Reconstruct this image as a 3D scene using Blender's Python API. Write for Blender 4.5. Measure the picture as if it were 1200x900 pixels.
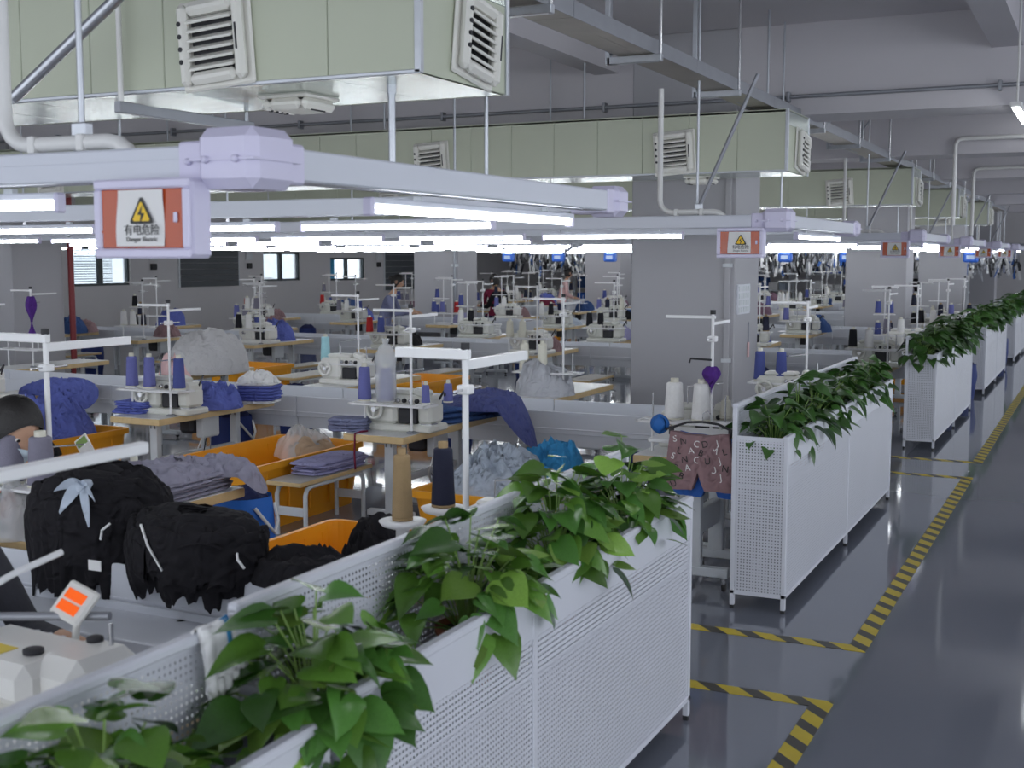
import bpy, bmesh, math, random
from mathutils import Vector, Matrix, noise
PI = math.pi
for o in list(bpy.data.objects): bpy.data.objects.remove(o)
S = bpy.context.scene
COL = S.collection
# ------------------------------------------------------------------ camera
FPX, VX, VY = 1440.0, 1300.0, 302.0          # focal length (px of a 1200 px frame), vanishing point of the aisle
dY = Vector((VX-600, 450-VY, FPX)).normalized()
dZ = Vector((0, dY.z, -dY.y)).normalized()
dX = Vector((dY.y*dZ.z-dY.z*dZ.y, dY.z*dZ.x-dY.x*dZ.z, dY.x*dZ.y-dY.y*dZ.x))
if dX.x < 0: dX = -dX
rt = Vector((dX.x, dY.x, dZ.x)); up = Vector((dX.y, dY.y, dZ.y)); fw = Vector((dX.z, dY.z, dZ.z))
cam = bpy.data.cameras.new('camera'); camo = bpy.data.objects.new('camera', cam); COL.objects.link(camo)
m = Matrix((rt, up, -fw)).transposed().to_4x4(); m.translation = Vector((0, 0, 2.1)); camo.matrix_world = m
cam.sensor_width = 36.0; cam.lens = FPX/1200*36.0; cam.clip_end = 200; cam.clip_start = .05
cam.dof.use_dof = True; cam.dof.focus_distance = 8.6; cam.dof.aperture_fstop = 4.2
S.camera = camo
# ------------------------------------------------------------------ world, lights, exposure
W = bpy.data.worlds.new('world'); S.world = W; W.use_nodes = True
bg = W.node_tree.nodes['Background']; bg.inputs[0].default_value = (.86, .92, 1, 1); bg.inputs[1].default_value = 1.55
S.view_settings.view_transform = 'Standard'; S.view_settings.look = 'None'
S.view_settings.gamma = 1; S.view_settings.use_curve_mapping = False
S.view_settings.exposure = .58
TUBE_POWER = 15.0
# ------------------------------------------------------------------ materials
MATS = {}
def mat(name, col, rough=.5, metal=0, var=.06, scale=6, bump=0, bscale=40, spec=.5, rnd=0, sheen=0, trans=0, alpha=1, wrinkle=0):
    if name in MATS: return MATS[name]
    M = bpy.data.materials.new(name); M.use_nodes = True; N = M.node_tree.nodes; L = M.node_tree.links
    p = N['Principled BSDF']; p.inputs['Roughness'].default_value = rough; p.inputs['Metallic'].default_value = metal
    p.inputs['Specular IOR Level'].default_value = spec
    if trans: p.inputs['Transmission Weight'].default_value = trans
    if alpha < 1: p.inputs['Alpha'].default_value = alpha
    if sheen: p.inputs['Sheen Weight'].default_value = sheen
    tc = N.new('ShaderNodeTexCoord'); nz = N.new('ShaderNodeTexNoise'); nz.inputs['Scale'].default_value = scale
    nz.inputs['Detail'].default_value = 4; L.new(tc.outputs['Object'], nz.inputs['Vector'])
    mx = N.new('ShaderNodeMix'); mx.data_type = 'RGBA'
    mx.inputs['A'].default_value = (*[c*(1-var) for c in col], 1); mx.inputs['B'].default_value = (*[min(1, c*(1+var)) for c in col], 1)
    L.new(nz.outputs['Fac'], mx.inputs['Factor'])
    out = mx.outputs['Result']
    if rnd:
        oi = N.new('ShaderNodeObjectInfo'); hs = N.new('ShaderNodeHueSaturation'); mr = N.new('ShaderNodeMapRange')
        mr.inputs['To Min'].default_value = 1-rnd; mr.inputs['To Max'].default_value = 1+rnd
        L.new(oi.outputs['Random'], mr.inputs['Value']); L.new(mr.outputs[0], hs.inputs['Value']); L.new(out, hs.inputs['Color']); out = hs.outputs[0]
    L.new(out, p.inputs['Base Color'])
    if bump:
        b = N.new('ShaderNodeBump'); b.inputs['Strength'].default_value = bump; b.inputs['Distance'].default_value = .01
        n2 = N.new('ShaderNodeTexNoise'); n2.inputs['Scale'].default_value = bscale; L.new(tc.outputs['Object'], n2.inputs['Vector'])
        L.new(n2.outputs['Fac'], b.inputs['Height']); L.new(b.outputs[0], p.inputs['Normal'])
    if wrinkle:
        w1 = N.new('ShaderNodeTexNoise'); w1.inputs['Scale'].default_value = 9; w1.inputs['Detail'].default_value = 3; w1.inputs['Distortion'].default_value = 1.6; w1.noise_type = 'RIDGED_MULTIFRACTAL'; L.new(tc.outputs['Object'], w1.inputs['Vector'])
        wb = N.new('ShaderNodeBump'); wb.inputs['Strength'].default_value = wrinkle; wb.inputs['Distance'].default_value = .06; L.new(w1.outputs['Fac'], wb.inputs['Height']); L.new(wb.outputs[0], p.inputs['Normal'])
    MATS[name] = M; return M
def emit(name, col, st):
    if name in MATS: return MATS[name]
    M = bpy.data.materials.new(name); M.use_nodes = True; N = M.node_tree.nodes; p = N['Principled BSDF']
    p.inputs['Base Color'].default_value = (*[.5*c for c in col], 1); p.inputs['Emission Color'].default_value = (*col, 1); p.inputs['Emission Strength'].default_value = st
    MATS[name] = M; return M
def perf(name, ax, col=(.62, .635, .695), pitch=.0185, rad=.235):
    M = mat(name, col, .42, 0, .03, 3); N = M.node_tree.nodes; L = M.node_tree.links; p = N['Principled BSDF']
    tc = N.new('ShaderNodeTexCoord'); sp = N.new('ShaderNodeSeparateXYZ'); L.new(tc.outputs['Object'], sp.inputs[0])
    def cell(o):
        a = N.new('ShaderNodeMath'); a.operation = 'DIVIDE'; a.inputs[1].default_value = pitch; L.new(o, a.inputs[0])
        b = N.new('ShaderNodeMath'); b.operation = 'FRACT'; L.new(a.outputs[0], b.inputs[0])
        c = N.new('ShaderNodeMath'); c.operation = 'SUBTRACT'; c.inputs[1].default_value = .5; L.new(b.outputs[0], c.inputs[0])
        d = N.new('ShaderNodeMath'); d.operation = 'MULTIPLY'; L.new(c.outputs[0], d.inputs[0]); L.new(c.outputs[0], d.inputs[1]); return d.outputs[0]
    s = N.new('ShaderNodeMath'); s.operation = 'ADD'; L.new(cell(sp.outputs[ax]), s.inputs[0]); L.new(cell(sp.outputs['Z']), s.inputs[1])
    g = N.new('ShaderNodeMath'); g.operation = 'GREATER_THAN'; g.inputs[1].default_value = rad*rad; L.new(s.outputs[0], g.inputs[0])
    L.new(g.outputs[0], p.inputs['Alpha']); return M
WHITE = mat('white_powder_coat', (.64, .655, .715), .38, 0, .02, 3)
PERFX = perf('perforated_sheet_side', 'Y'); PERFY = perf('perforated_sheet_end', 'X')
BLACK = mat('black_rubber', (.02, .02, .022), .6)
TRUNK = mat('trunking_enamel', (.62, .64, .71), .4, 0, .03, 2)
LILAC = mat('lilac_plastic', (.66, .63, .80), .4, 0, .03, 4)
DUCT = mat('pale_green_duct_panel', (.49, .52, .41), .5, 0, .03, 3)
FOIL = mat('foil_duct_skin', (.62, .68, .63), .22, .75, .12, 2.5, .25, 9)
VENT = mat('ivory_plastic', (.74, .73, .68), .45, 0, .03)
DARK = mat('dark_void', (.03, .03, .035), .7)
GALV = mat('galvanised_steel', (.50, .52, .56), .35, .8, .15, 12)
GREYM = mat('grey_steel', (.30, .31, .34), .45, .5, .1, 6)
PVC = mat('white_pvc', (.74, .735, .72), .4, 0, .02)
LAM = mat('white_laminate', (.74, .74, .74), .3, 0, .03, 5)
WOOD = mat('beech_edge', (.64, .47, .24), .5, 0, .15, 14)
TROUGHM = mat('white_board', (.62, .64, .69), .4, 0, .04, 2)
LEGM = mat('pale_grey_enamel', (.60, .63, .66), .4, 0, .05, 8)
MACH = mat('machine_enamel', (.66, .66, .61), .35, 0, .05, 8)
MACHW = mat('white_machine_enamel', (.80, .79, .75), .35, 0, .03, 8)
STEEL = mat('bright_steel', (.6, .6, .62), .25, .9, .05)
WSTEEL = mat('white_rail_paint', (.78, .78, .79), .35, 0, .02)
ORANGE = mat('orange_tub_plastic', (.90, .38, .015), .38, 0, .06, 3)
CONC = mat('grey_painted_wall', (.64, .62, .63), .7, 0, .05, 1.2, .05, 30)
COLM = mat('pale_column_paint', (.40, .395, .42), .6, 0, .04, .8)
CEIL = mat('ceiling_paint', (.56, .54, .57), .8, 0, .05, .7)
TERRA = mat('terracotta_plastic', (.36, .12, .06), .6, 0, .1)
SOIL = mat('dark_soil', (.05, .035, .025), .9, 0, .4, 60)
LEAF = [mat('pothos_leaf_%d' % i, c, .27, 0, .25, 22, 0, 40, .5, .42) for i, c in enumerate([(.095, .215, .03), (.06, .165, .028), (.17, .31, .05)])]
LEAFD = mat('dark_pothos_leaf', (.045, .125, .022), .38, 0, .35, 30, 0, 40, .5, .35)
STEMM = mat('pale_green_stem', (.22, .36, .08), .5)
TUBE = emit('lit_tube', (.93, .97, 1.0), TUBE_POWER)
CLOTH = {k: mat('cloth_'+k, c, .9, 0, .14, 25, 0, 90, .2, wrinkle=.75) for k, c in dict(
    blue=(.12, .15, .46), slate=(.20, .215, .34), grey=(.30, .29, .37), black=(.016, .015, .018), navy=(.025, .03, .09), royal=(.03, .075, .32),
    pale=(.47, .53, .62), sky=(.05, .28, .56), white=(.80, .80, .80), pink=(.74, .50, .50), mauve=(.30, .19, .20), purple=(.09, .03, .22), maroon=(.18, .02, .05), coral=(.80, .25, .12), check=(.24, .14, .19), denim=(.05, .10, .26), lilac=(.33, .32, .52)).items()}
YARN = {k: mat('yarn_'+k, c, .8, 0, .08, 60, .4, 220, .2) for k, c in dict(
    peri=(.16, .17, .42), tan=(.37, .26, .14), navy=(.028, .03, .055), white=(.84, .83, .82), cream=(.72, .70, .60), grey=(.22, .21, .27), aqua=(.38, .66, .72), blue=(.08, .10, .30), black=(.02, .02, .025), red=(.45, .03, .03)).items()}
PLASTIC = mat('cloudy_plastic_film', (.78, .80, .82), .25, 0, .05, 5, .3, 30, .6, alpha=.42)
# ------------------------------------------------------------------ mesh helpers
class MB:
    def __init__(s): s.v = []; s.f = []; s.m = []; s.sm = []; s.mi = 0
    def add(s, vs, fs, smooth=False):
        b = len(s.v); s.v += [tuple(v) for v in vs]
        for f in fs: s.f.append(tuple(b+i for i in f)); s.m.append(s.mi); s.sm.append(smooth)
        return s
    def box(s, x0, x1, y0, y1, z0, z1, b=0, M=None):
        if b:
            X = (x0, x1); Y = (y0, y1); Z = (z0, z1); vs = []; sg = (1, -1)
            b = min(b, (x1-x0)*.49, (y1-y0)*.49, (z1-z0)*.49)
            for i in (0, 1):
                for j in (0, 1):
                    for k in (0, 1):
                        vs += [(X[i], Y[j]+b*sg[j], Z[k]+b*sg[k]), (X[i]+b*sg[i], Y[j], Z[k]+b*sg[k]), (X[i]+b*sg[i], Y[j]+b*sg[j], Z[k])]
            def I(i, j, k, a): return ((i*2+j)*2+k)*3+a
            fs = []
            for i in (0, 1): fs.append([I(i, 0, 0, 0), I(i, 1, 0, 0), I(i, 1, 1, 0), I(i, 0, 1, 0)][::(1 if i else -1)])
            for j in (0, 1): fs.append([I(0, j, 0, 1), I(0, j, 1, 1), I(1, j, 1, 1), I(1, j, 0, 1)][::(1 if j else -1)])
            for k in (0, 1): fs.append([I(0, 0, k, 2), I(1, 0, k, 2), I(1, 1, k, 2), I(0, 1, k, 2)][::(1 if k else -1)])
            for i in (0, 1):
                for j in (0, 1): fs.append([I(i, j, 0, 0), I(i, j, 1, 0), I(i, j, 1, 1), I(i, j, 0, 1)][::(1 if i == j else -1)])
            for i in (0, 1):
                for k in (0, 1): fs.append([I(i, 0, k, 0), I(i, 0, k, 2), I(i, 1, k, 2), I(i, 1, k, 0)][::(1 if i == k else -1)])
            for j in (0, 1):
                for k in (0, 1): fs.append([I(0, j, k, 1), I(1, j, k, 1), I(1, j, k, 2), I(0, j, k, 2)][::(1 if j == k else -1)])
            for i in (0, 1):
                for j in (0, 1):
                    for k in (0, 1): fs.append([I(i, j, k, 0), I(i, j, k, 1), I(i, j, k, 2)][::(1 if (i+j+k) % 2 else -1)])
        else:
            vs = [(x, y, z) for x in (x0, x1) for y in (y0, y1) for z in (z0, z1)]
            fs = [(0, 1, 3, 2), (4, 6, 7, 5), (0, 4, 5, 1), (2, 3, 7, 6), (0, 2, 6, 4), (1, 5, 7, 3)]
        if M: vs = [M @ Vector(v) for v in vs]
        return s.add(vs, fs)
    def tube(s, pts, r, n=8, cap=True, closed=False):
        pts = [Vector(p) for p in pts]; k = len(pts); rs = r if isinstance(r, (list, tuple)) else [r]*k; vs = []; fs = []
        pu = None
        for i, p in enumerate(pts):
            t = (pts[(i+1) % k]-pts[i-1]) if closed else (pts[min(i+1, k-1)]-pts[max(i-1, 0)])
            t.normalize(); u = t.cross(Vector((0, 0, 1)))
            if u.length < 1e-3: u = t.cross(Vector((1, 0, 0)))
            if pu is not None:
                u = pu-t*pu.dot(t)
            u.normalize(); pu = u; w = t.cross(u)
            for j in range(n):
                a = 2*PI*j/n; vs.append(p+(u*math.cos(a)+w*math.sin(a))*rs[i])
        for i in range(k if closed else k-1):
            for j in range(n):
                a = i*n+j; b = i*n+(j+1) % n; c = ((i+1) % k)*n; fs.append((a, c+j, c+(j+1) % n, b))
        s.add(vs, fs, True)
        if cap and not closed: s.add(vs[:n], [tuple(range(n))]); s.add(vs[-n:], [tuple(range(n))[::-1]])
        return s
    def lathe(s, prof, c=(0, 0, 0), n=14, smooth=True, M=None):
        vs = []; fs = []; k = len(prof)
        for r, z in prof:
            for j in range(n):
                a = 2*PI*j/n; vs.append(Vector((r*math.cos(a), r*math.sin(a), z)))
        if M: vs = [M @ v for v in vs]
        vs = [v+Vector(c) for v in vs]
        for i in range(k-1):
            for j in range(n): a = i*n+j; b = i*n+(j+1) % n; fs.append((a, b, b+n, a+n))
        fs.append(tuple(range(n))[::-1]); fs.append(tuple(range((k-1)*n, k*n)))
        return s.add(vs, fs, smooth)
    def grid(s, fn, nu, nv, smooth=True, wrap=False):
        vs = [fn(i/nu, j/nv) for i in range(nu+1) for j in range(nv+1)]
        return s.add(vs, [(i*(nv+1)+j, (i+1)*(nv+1)+j, (i+1)*(nv+1)+j+1, i*(nv+1)+j+1) for i in range(nu) for j in range(nv)], smooth)
    def mesh(s, name, *ms):
        me = bpy.data.meshes.new(name); me.from_pydata(s.v, [], s.f); me.update()
        for q in ms: me.materials.append(q)
        me.polygons.foreach_set('use_smooth', s.sm)
        if len(ms) > 1: me.polygons.foreach_set('material_index', s.m)
        return me
    def build(s, name, m, parent=None, loc=None, rot=None):
        ms = m if isinstance(m, (list, tuple)) else [m]
        return place(name, s.mesh(name, *ms), parent, loc, rot)
def place(name, me, parent=None, loc=None, rot=None, sc=None):
    o = bpy.data.objects.new(name, me); COL.objects.link(o)
    if parent: o.parent = parent
    if loc is not None: o.location = loc
    if rot is not None: o.rotation_euler = rot
    if sc is not None: o.scale = sc
    return o
def tag(o, label=None, cat=None, group=None, kind=None):
    if label: o['label'] = label
    if cat: o['category'] = cat
    if group: o['group'] = group
    if kind: o['kind'] = kind
    return o
def thing(name, label, cat, loc=(0, 0, 0), rz=0, group=None):
    o = bpy.data.objects.new(name, None); COL.objects.link(o); o.empty_display_size = .1
    o.location = loc; o.rotation_euler = (0, 0, rz); return tag(o, label, cat, group)
KIDS = {}
def dup(o, loc=None, rz=None, label=None, group=None, sc=None, parent=None, swap=None):
    c = o.copy(); COL.objects.link(c)
    if parent: c.parent = parent
    if loc is not None: c.location = loc
    if rz is not None: c.rotation_euler = (0, 0, rz)
    if sc is not None: c.scale = (sc,)*3 if not isinstance(sc, tuple) else sc
    if label: c['label'] = label
    if group: c['group'] = group
    if o not in KIDS: KIDS[o] = [x for x in COL.objects if x.parent == o]
    for ch in KIDS[o]: dup(ch, parent=c)
    return c
def struct(name, mb, m, parent=None):
    o = mb.build(name, m, parent); o['kind'] = 'structure'; return o
def V(*a): return Vector(a)
# rows: A = trunking front bar, T = trough centre
ROWA = [3.0, 9.6, 17.3, 23.6, 30.2, 36.6]
ROWT = [3.64, 10.28, 17.9, 24.3, 30.9, 37.3]
DUCTY = [4.7, 11.45, 19.5, 25.9, 32.5]
# ================================================================== THE SETTING
FLOORM = mat('grey_epoxy_floor', (.195, .21, .25), .065, 0, .06, .9, .012, 4, .8)
WL, WF = -22.0, 52.0
struct('floor', MB().box(-23, 9, -6, WF+.2, -.2, 0), FLOORM)
struct('ceiling', MB().box(-23, 9, -6, WF+.2, 4.45, 4.65), CEIL)
# left wall with real window openings
wins = [(21.7, 23.6, 1.42, 2.36), (29.0, 30.8, 1.42, 2.26), (32.4, 34.4, 1.38, 2.10)]
mb = MB(); y = -6
for (a, b, z0, z1) in wins:
    mb.box(WL-.25, WL, y, a, 0, 4.45); mb.box(WL-.25, WL, a, b, 0, z0); mb.box(WL-.25, WL, a, b, z1, 4.45); y = b
mb.box(WL-.25, WL, y, WF, 0, 4.45); struct('wall_left', mb, CONC)
struct('wall_far', MB().box(-23, 9, WF, WF+.25, 0, 4.45), CONC)
FRAME = mat('dark_window_frame', (.035, .05, .055), .45)
GLASS = mat('window_glass', (.9, .95, .97), .03, 0, .01, trans=1.0)
OUT = mat('outdoor_facade', (.62, .66, .68), .8, 0, .1, 2); CYAN = mat('cyan_drape', (.05, .45, .75), .8)
for i, (a, b, z0, z1) in enumerate(wins):
    w = thing('window_%d' % (i+1), None, None, (WL-.1, 0, 0)); w['kind'] = 'structure'
    f = .06; mb = MB(); mb.box(-.05, .05, a, b, z0, z0+f); mb.box(-.05, .05, a, b, z1-f, z1); mb.box(-.05, .05, a, a+f, z0, z1); mb.box(-.05, .05, b-f, b, z0, z1)
    mb.build('window_frame', FRAME, w)
    mid = (a+b)/2; MB().box(-.045, .045, mid-.07, mid+.07, z0, z1).build('mullion', FRAME, w)
    for (p, q) in ((a+f, mid-.07), (mid+.07, b-f)): MB().box(-.006, .006, p, q, z0+f, z1-f).build('pane', GLASS, w)
    if i == 0:
        for k in range(13): MB().box(-.04, -.02, a+f, b-.5, z0+.1+k*.06, z0+.125+k*.06).build('blind_slat', OUT, w)
    if i == 2: MB().box(-.16, -.12, a+.05, a+.55, z0, z1, .01).build('drape', CYAN, w)
# neighbouring facade seen through the windows
o = MB().box(-34, -33, 10, 48, -1, 3.2).build('neighbouring_facade', OUT); tag(o, 'pale facade outside seen through the left wall windows', 'building')
DK = mat('dark_shutter', (.085, .095, .105), .6, 0, .1, 3)
for (a, b, z0, z1, lab) in ((25.4, 27.8, 1.32, 2.6, 'dark grey shutter panel on the left wall between two windows'), (35.6, 37.6, 1.0, 2.6, 'dark grey shutter panel on the left wall beside the pale column')):
    t = thing('roller_shutter', lab, 'shutter', (WL+.03, (a+b)/2, z0)); w = (b-a)/2
    n = 8
    for k in range(n): MB().box(-.02, .02, -w, w, k*(z1-z0)/n+.004, (k+1)*(z1-z0)/n-.004, .006).build('slat', DK, t)
    MB().box(-.028, .01, -w-.05, -w, 0, z1-z0, .005).build('guide_rail', LEGM, t); MB().box(-.028, .01, w, w+.05, 0, z1-z0, .005).build('guide_rail', LEGM, t)
for k, y in enumerate((24.4, 28.3, 35.2)):
    t = thing('switch_box', 'small wall switch box with black socket on the left wall', 'switch', (WL+.005, y, 1.85), 0, 'switch boxes on the left wall')
    MB().box(0, .06, -.13, .13, .18, .42, .015).build('panel', LEGM, t); MB().box(0, .07, -.1, .1, -.06, .1, .015).build('socket', BLACK, t); MB().box(0, .02, -.02, .02, .42, .7).build('conduit', PVC, t)
# columns
def column(x0, x1, y0, y1, n):
    o = struct('column_%d' % n, MB().box(x0, x1, y0, y1, 0, 4.45, .012), COLM); return o
cols = []
for cx in (-4.68, -14.07):
    for cy in (12.66, 24.8, 35.2, 45.5): cx_ = cx if cx > -10 else (-15.16 if cy < 13 else -14.52); cols.append((cx_, cx_+1.16, cy, cy+.95))
for i, c in enumerate(cols): column(*c, i+1)
# ceiling beams
for i, y in enumerate((.8, 6.6, 12.7, 18.4, 24.2, 30.0, 36.0, 42.0)):
    struct('ceiling_beam_%d' % (i+1), MB().box(-22, 9, y, y+.75, 3.54 if y > 7 else 4.1, 4.45), CEIL)
n = 20
for x in (-19, -16.2, -13.4, -10.6, -7.8, -5.0, -.95, 1.9):
    for (a, b) in ((1.55, 6.6), (7.35, 12.7), (13.45, 18.4), (19.15, 24.2), (24.95, 30.0)):
        n += 1; struct('ceiling_beam_%d' % n, MB().box(x-.14, x+.14, a, b, 4.08, 4.46), CEIL)
# ------------------------------------------------------------------ floor marking tape
HAZ = bpy.data.materials.new('hazard_tape'); HAZ.use_nodes = True
N = HAZ.node_tree.nodes; L = HAZ.node_tree.links; p = N['Principled BSDF']; p.inputs['Roughness'].default_value = .4
tc = N.new('ShaderNodeTexCoord'); sp = N.new('ShaderNodeSeparateXYZ'); L.new(tc.outputs['Object'], sp.inputs[0])
ad = N.new('ShaderNodeMath'); ad.operation = 'ADD'; L.new(sp.outputs['X'], ad.inputs[0]); L.new(sp.outputs['Y'], ad.inputs[1])
dv = N.new('ShaderNodeMath'); dv.operation = 'DIVIDE'; dv.inputs[1].default_value = .215; L.new(ad.outputs[0], dv.inputs[0])
fr = N.new('ShaderNodeMath'); fr.operation = 'FRACT'; L.new(dv.outputs[0], fr.inputs[0])
gt = N.new('ShaderNodeMath'); gt.operation = 'GREATER_THAN'; gt.inputs[1].default_value = .56; L.new(fr.outputs[0], gt.inputs[0])
nz = N.new('ShaderNodeTexNoise'); nz.inputs['Scale'].default_value = 7; L.new(tc.outputs['Object'], nz.inputs['Vector'])
mx = N.new('ShaderNodeMix'); mx.data_type = 'RGBA'; mx.inputs['A'].default_value = (.72, .55, .03, 1); mx.inputs['B'].default_value = (.07, .065, .055, 1)
L.new(gt.outputs[0], mx.inputs['Factor']); mx2 = N.new('ShaderNodeMix'); mx2.data_type = 'RGBA'; mx2.blend_type = 'MULTIPLY'; mx2.inputs['Factor'].default_value = .25
L.new(mx.outputs['Result'], mx2.inputs['A']); L.new(nz.outputs['Fac'], mx2.inputs['B']); L.new(mx2.outputs['Result'], p.inputs['Base Color'])
def tape(pts, lab, w=.10):
    # a strip of floor tape along an L or U of straight runs, one mesh
    mb = MB()
    for (a, b) in zip(pts, pts[1:]):
        x0, x1 = sorted((a[0], b[0])); y0, y1 = sorted((a[1], b[1])); h = w/2
        if x1-x0 > y1-y0: mb.box(x0-h, x1-h if b[0] > a[0] else x1-h, y0-h, y0+h, .0005, .003)
        else: mb.box(x0-h, x0+h, y0-h, y1+h, .0005, .0028)
    o = mb.build('floor_tape', HAZ); tag(o, lab, 'floor tape')
tape([(-2.3, 6.62), (-1.13, 6.62), (-1.13, 12.35), (-2.3, 12.35)], 'yellow and black hazard tape around the second planter')
tape([(-2.3, 5.70), (-1.13, 5.70), (-1.13, -1.5)], 'yellow and black hazard tape alongside the planter with the cotton glove')
tape([(-2.3, 13.35), (-1.13, 13.35), (-1.13, 25.5)], 'yellow and black hazard tape beside the far row of planters')
# ================================================================== PLANTERS
PXF, PXB = -1.635, -1.97
LINER = mat('grey_liner_board', (.20, .21, .24), .7)
def planter(y0, y1, lab, hf=1.045, hb=1.225, nseg=2, seams=None):
    t = thing('planter_divider', lab, 'planter', ((PXF+PXB)/2, y0, 0), 0, 'perforated planters along the aisle')
    w = (PXF-PXB)/2; Ln = y1-y0; q = .028; seams = seams or [Ln*k/nseg for k in range(1, nseg)]; ys = [0]+seams+[Ln]
    for x, h in ((w, hf), (-w, hb)):
        for k, y in enumerate(ys):
            a = min(max(y-q/2, 0), Ln-q); xx = x-q if x > 0 else x
            MB().box(xx, xx+q, a, a+q, .02, h, .003).build('post', WHITE, t)
            MB().box(xx+.002, xx+q-.002, a+.002, a+q-.002, 0, .022).build('foot', BLACK, t)
        xx = x-q if x > 0 else x
        MB().box(xx-.004, xx+q+.004, 0, Ln, h-.012, h+.016, .006).build('top_rail', WHITE, t)
        MB().box(xx, xx+q, 0, Ln, .09, .115, .003).build('bottom_rail', WHITE, t)
        for a, b in zip(ys, ys[1:]):
            a += q/2; b -= q/2; xs = w-.006 if x > 0 else -w+.006
            band = .16 if x > 0 else .03
            MB().box(xs-.0006, xs+.0006, a, b, .11, h-band).build('perforated_panel', PERFX, t)
            MB().box(xs-.004, xs+.004, a, b, h-band, h-.01, .002).build('upper_band', WHITE, t)
    for y in (.004, Ln-.004):
        MB().box(-w+q, w-q, y-.0006, y+.0006, .11, hf).build('end_panel', PERFY, t)
        MB().box(-w+q, w-q, y-.004 if y > 1 else y-.004, y+.006, .09, .112).build('end_rail', WHITE, t)
        MB().box(-w+q, w-q, y-.004, y+.006, hf-.02, hf+.005).build('end_rail', WHITE, t)
    MB().box(-w+.012, w-.012, .012, Ln-.012, hf-.30, hf-.285).build('tray', TROUGHM, t)
    mb = MB(); e = .035
    mb.box(-w+e, w-e, e, Ln-e, .10, .104); mb.box(w-e-.002, w-e, e, Ln-e, .104, hf-.30); mb.box(-w+e, -w+e+.002, e, Ln-e, .104, hf-.30); mb.box(-w+e, w-e, e, e+.002, .104, hf-.02); mb.box(-w+e, w-e, Ln-e-.002, Ln-e, .104, hf-.02)
    mb.build('inner_liner', LINER, t)
    return t
planter(2.42, 5.25, 'white perforated planter with four lush pothos clumps in front', 1.02, 1.215, 2, [1.14])
planter(.30, 2.38, 'white perforated planter with a cotton glove hung on its end', .99, 1.18, 1)
planter(7.08, 10.95, 'white perforated planter beside the hanging patterned shorts')
planter(14.0, 17.95, 'white perforated planter beside the red-threaded sewing table')
planter(20.0, 24.3, 'white perforated planter far along the aisle, fourth from the glove'); planter(26.7, 31.0, 'white perforated planter far along the aisle, fifth from the glove'); planter(33.3, 37.5, 'white perforated planter at the far end of the aisle')
# ------------------------------------------------------------------ pothos
rng = random.Random(5)
def leafmesh(name, m, fold=.18, droop=.35, wid=.78, twist=0.0):
    prof = [(-.10, .20), (-.04, .36), (.08, .49), (.25, .50), (.45, .42), (.65, .30), (.82, .16), (.94, .05), (1.03, 0)]
    vs = []; fs = []
    for t, w in prof:
        for k, u in enumerate((-1, -.55, 0, .55, 1)):
            x = u*w*wid; tt = t+(.10 if (t < 0 and abs(u) < .3) else 0)
            z = abs(u)*w*fold*1.2-droop*max(0, tt)**2*.75+twist*x*t*.8 - .10*(abs(u) > .9)*w
            vs.append((x, tt, z))
    for i in range(len(prof)-1):
        for k in range(4): a = i*5+k; fs.append((a, a+1, a+6, a+5))
    mb = MB(); mb.add(vs, fs, True); return mb.mesh(name, m)
LM = [leafmesh('leaf', LEAF[i % 3], *a) for i, a in enumerate([(.16, .22, .90, 0), (.24, .38, .84, .25), (.10, .12, .95, -.25), (.28, .5, .82, .15), (.2, .3, .92, -.15)])]
LMD = [leafmesh('leaf', LEAFD, *a) for a in [(.2, .45, .74, 0), (.3, .7, .7, .3), (.15, .3, .78, -.3)]]
def pothos(loc, n, R, Hh, ll, lab, group=None, dark=False, pot=True, joined=False, lean=0):
    t = thing('pothos_plant', lab, 'plant', loc, 0, group)
    if pot:
        MB().lathe([(.075, 0), (.1, .16), (.108, .16), (.108, .185), (.095, .185), (.09, .165)], n=14).build('pot', TERRA, t)
        MB().lathe([(.09, .15), (.09, .168), (.02, .175)], n=12).build('soil', SOIL, t)
    st = MB(); jb = MB()
    for i in range(n):
        a = rng.uniform(0, 2*PI); q = math.sqrt(rng.random()); r = R*q
        zz = .2+Hh*(1-.75*q**1.6)*rng.uniform(.45, 1.0)
        if q > .8 and rng.random() < .5: zz -= rng.uniform(0, .10)
        p = V(math.cos(a)*r*.74, math.sin(a)*r*(1.2 if dark else .98)+lean*zz, zz)
        yaw = a-PI/2+rng.uniform(-.7, .7); pit = .30-1.0*q*rng.uniform(.4, 1.1)+rng.uniform(-.25, .25); rol = rng.uniform(-.55, .55)
        l = ll*rng.uniform(.65, 1.2)
        if joined:
            Mx = Matrix.Translation(p) @ Matrix.Rotation(yaw, 4, 'Z') @ Matrix.Rotation(pit, 4, 'X') @ Matrix.Rotation(rol, 4, 'Y') @ Matrix.Scale(l, 4)
            me = rng.choice(LMD if dark else LM); jb.add([Mx @ x.co for x in me.vertices], [tuple(f.vertices) for f in me.polygons], True)
        else:
            o = place('leaf', rng.choice(LMD if dark else LM), t, p, (pit, rol, yaw), (l, l, l))
        if i % 2 == 0: st.tube([V(p.x*.12, p.y*.12, .16), V(p.x*.5, p.y*.5, zz*.75+.03), p], ll*.022, 5, False)
    st.build('stems', STEMM, t)
    if joined:
        o = jb.build('foliage', LEAFD if dark else LEAF[0], t); o['kind'] = 'stuff'
    return t
PX = -1.80; gp = None
pothos((PX, 1.80, .70), 80, .26, .36, .115, 'pothos plant with long upright leaves in the planter with the glove')
pothos((PX+.02, 2.52, .70), 120, .30, .42, .122, 'bushy bright pothos plant beside the cotton glove')
pothos((PX, 3.40, .745), 115, .30, .40, .122, 'broad-leaved pothos plant between the glove plant and the tall clump')
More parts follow.
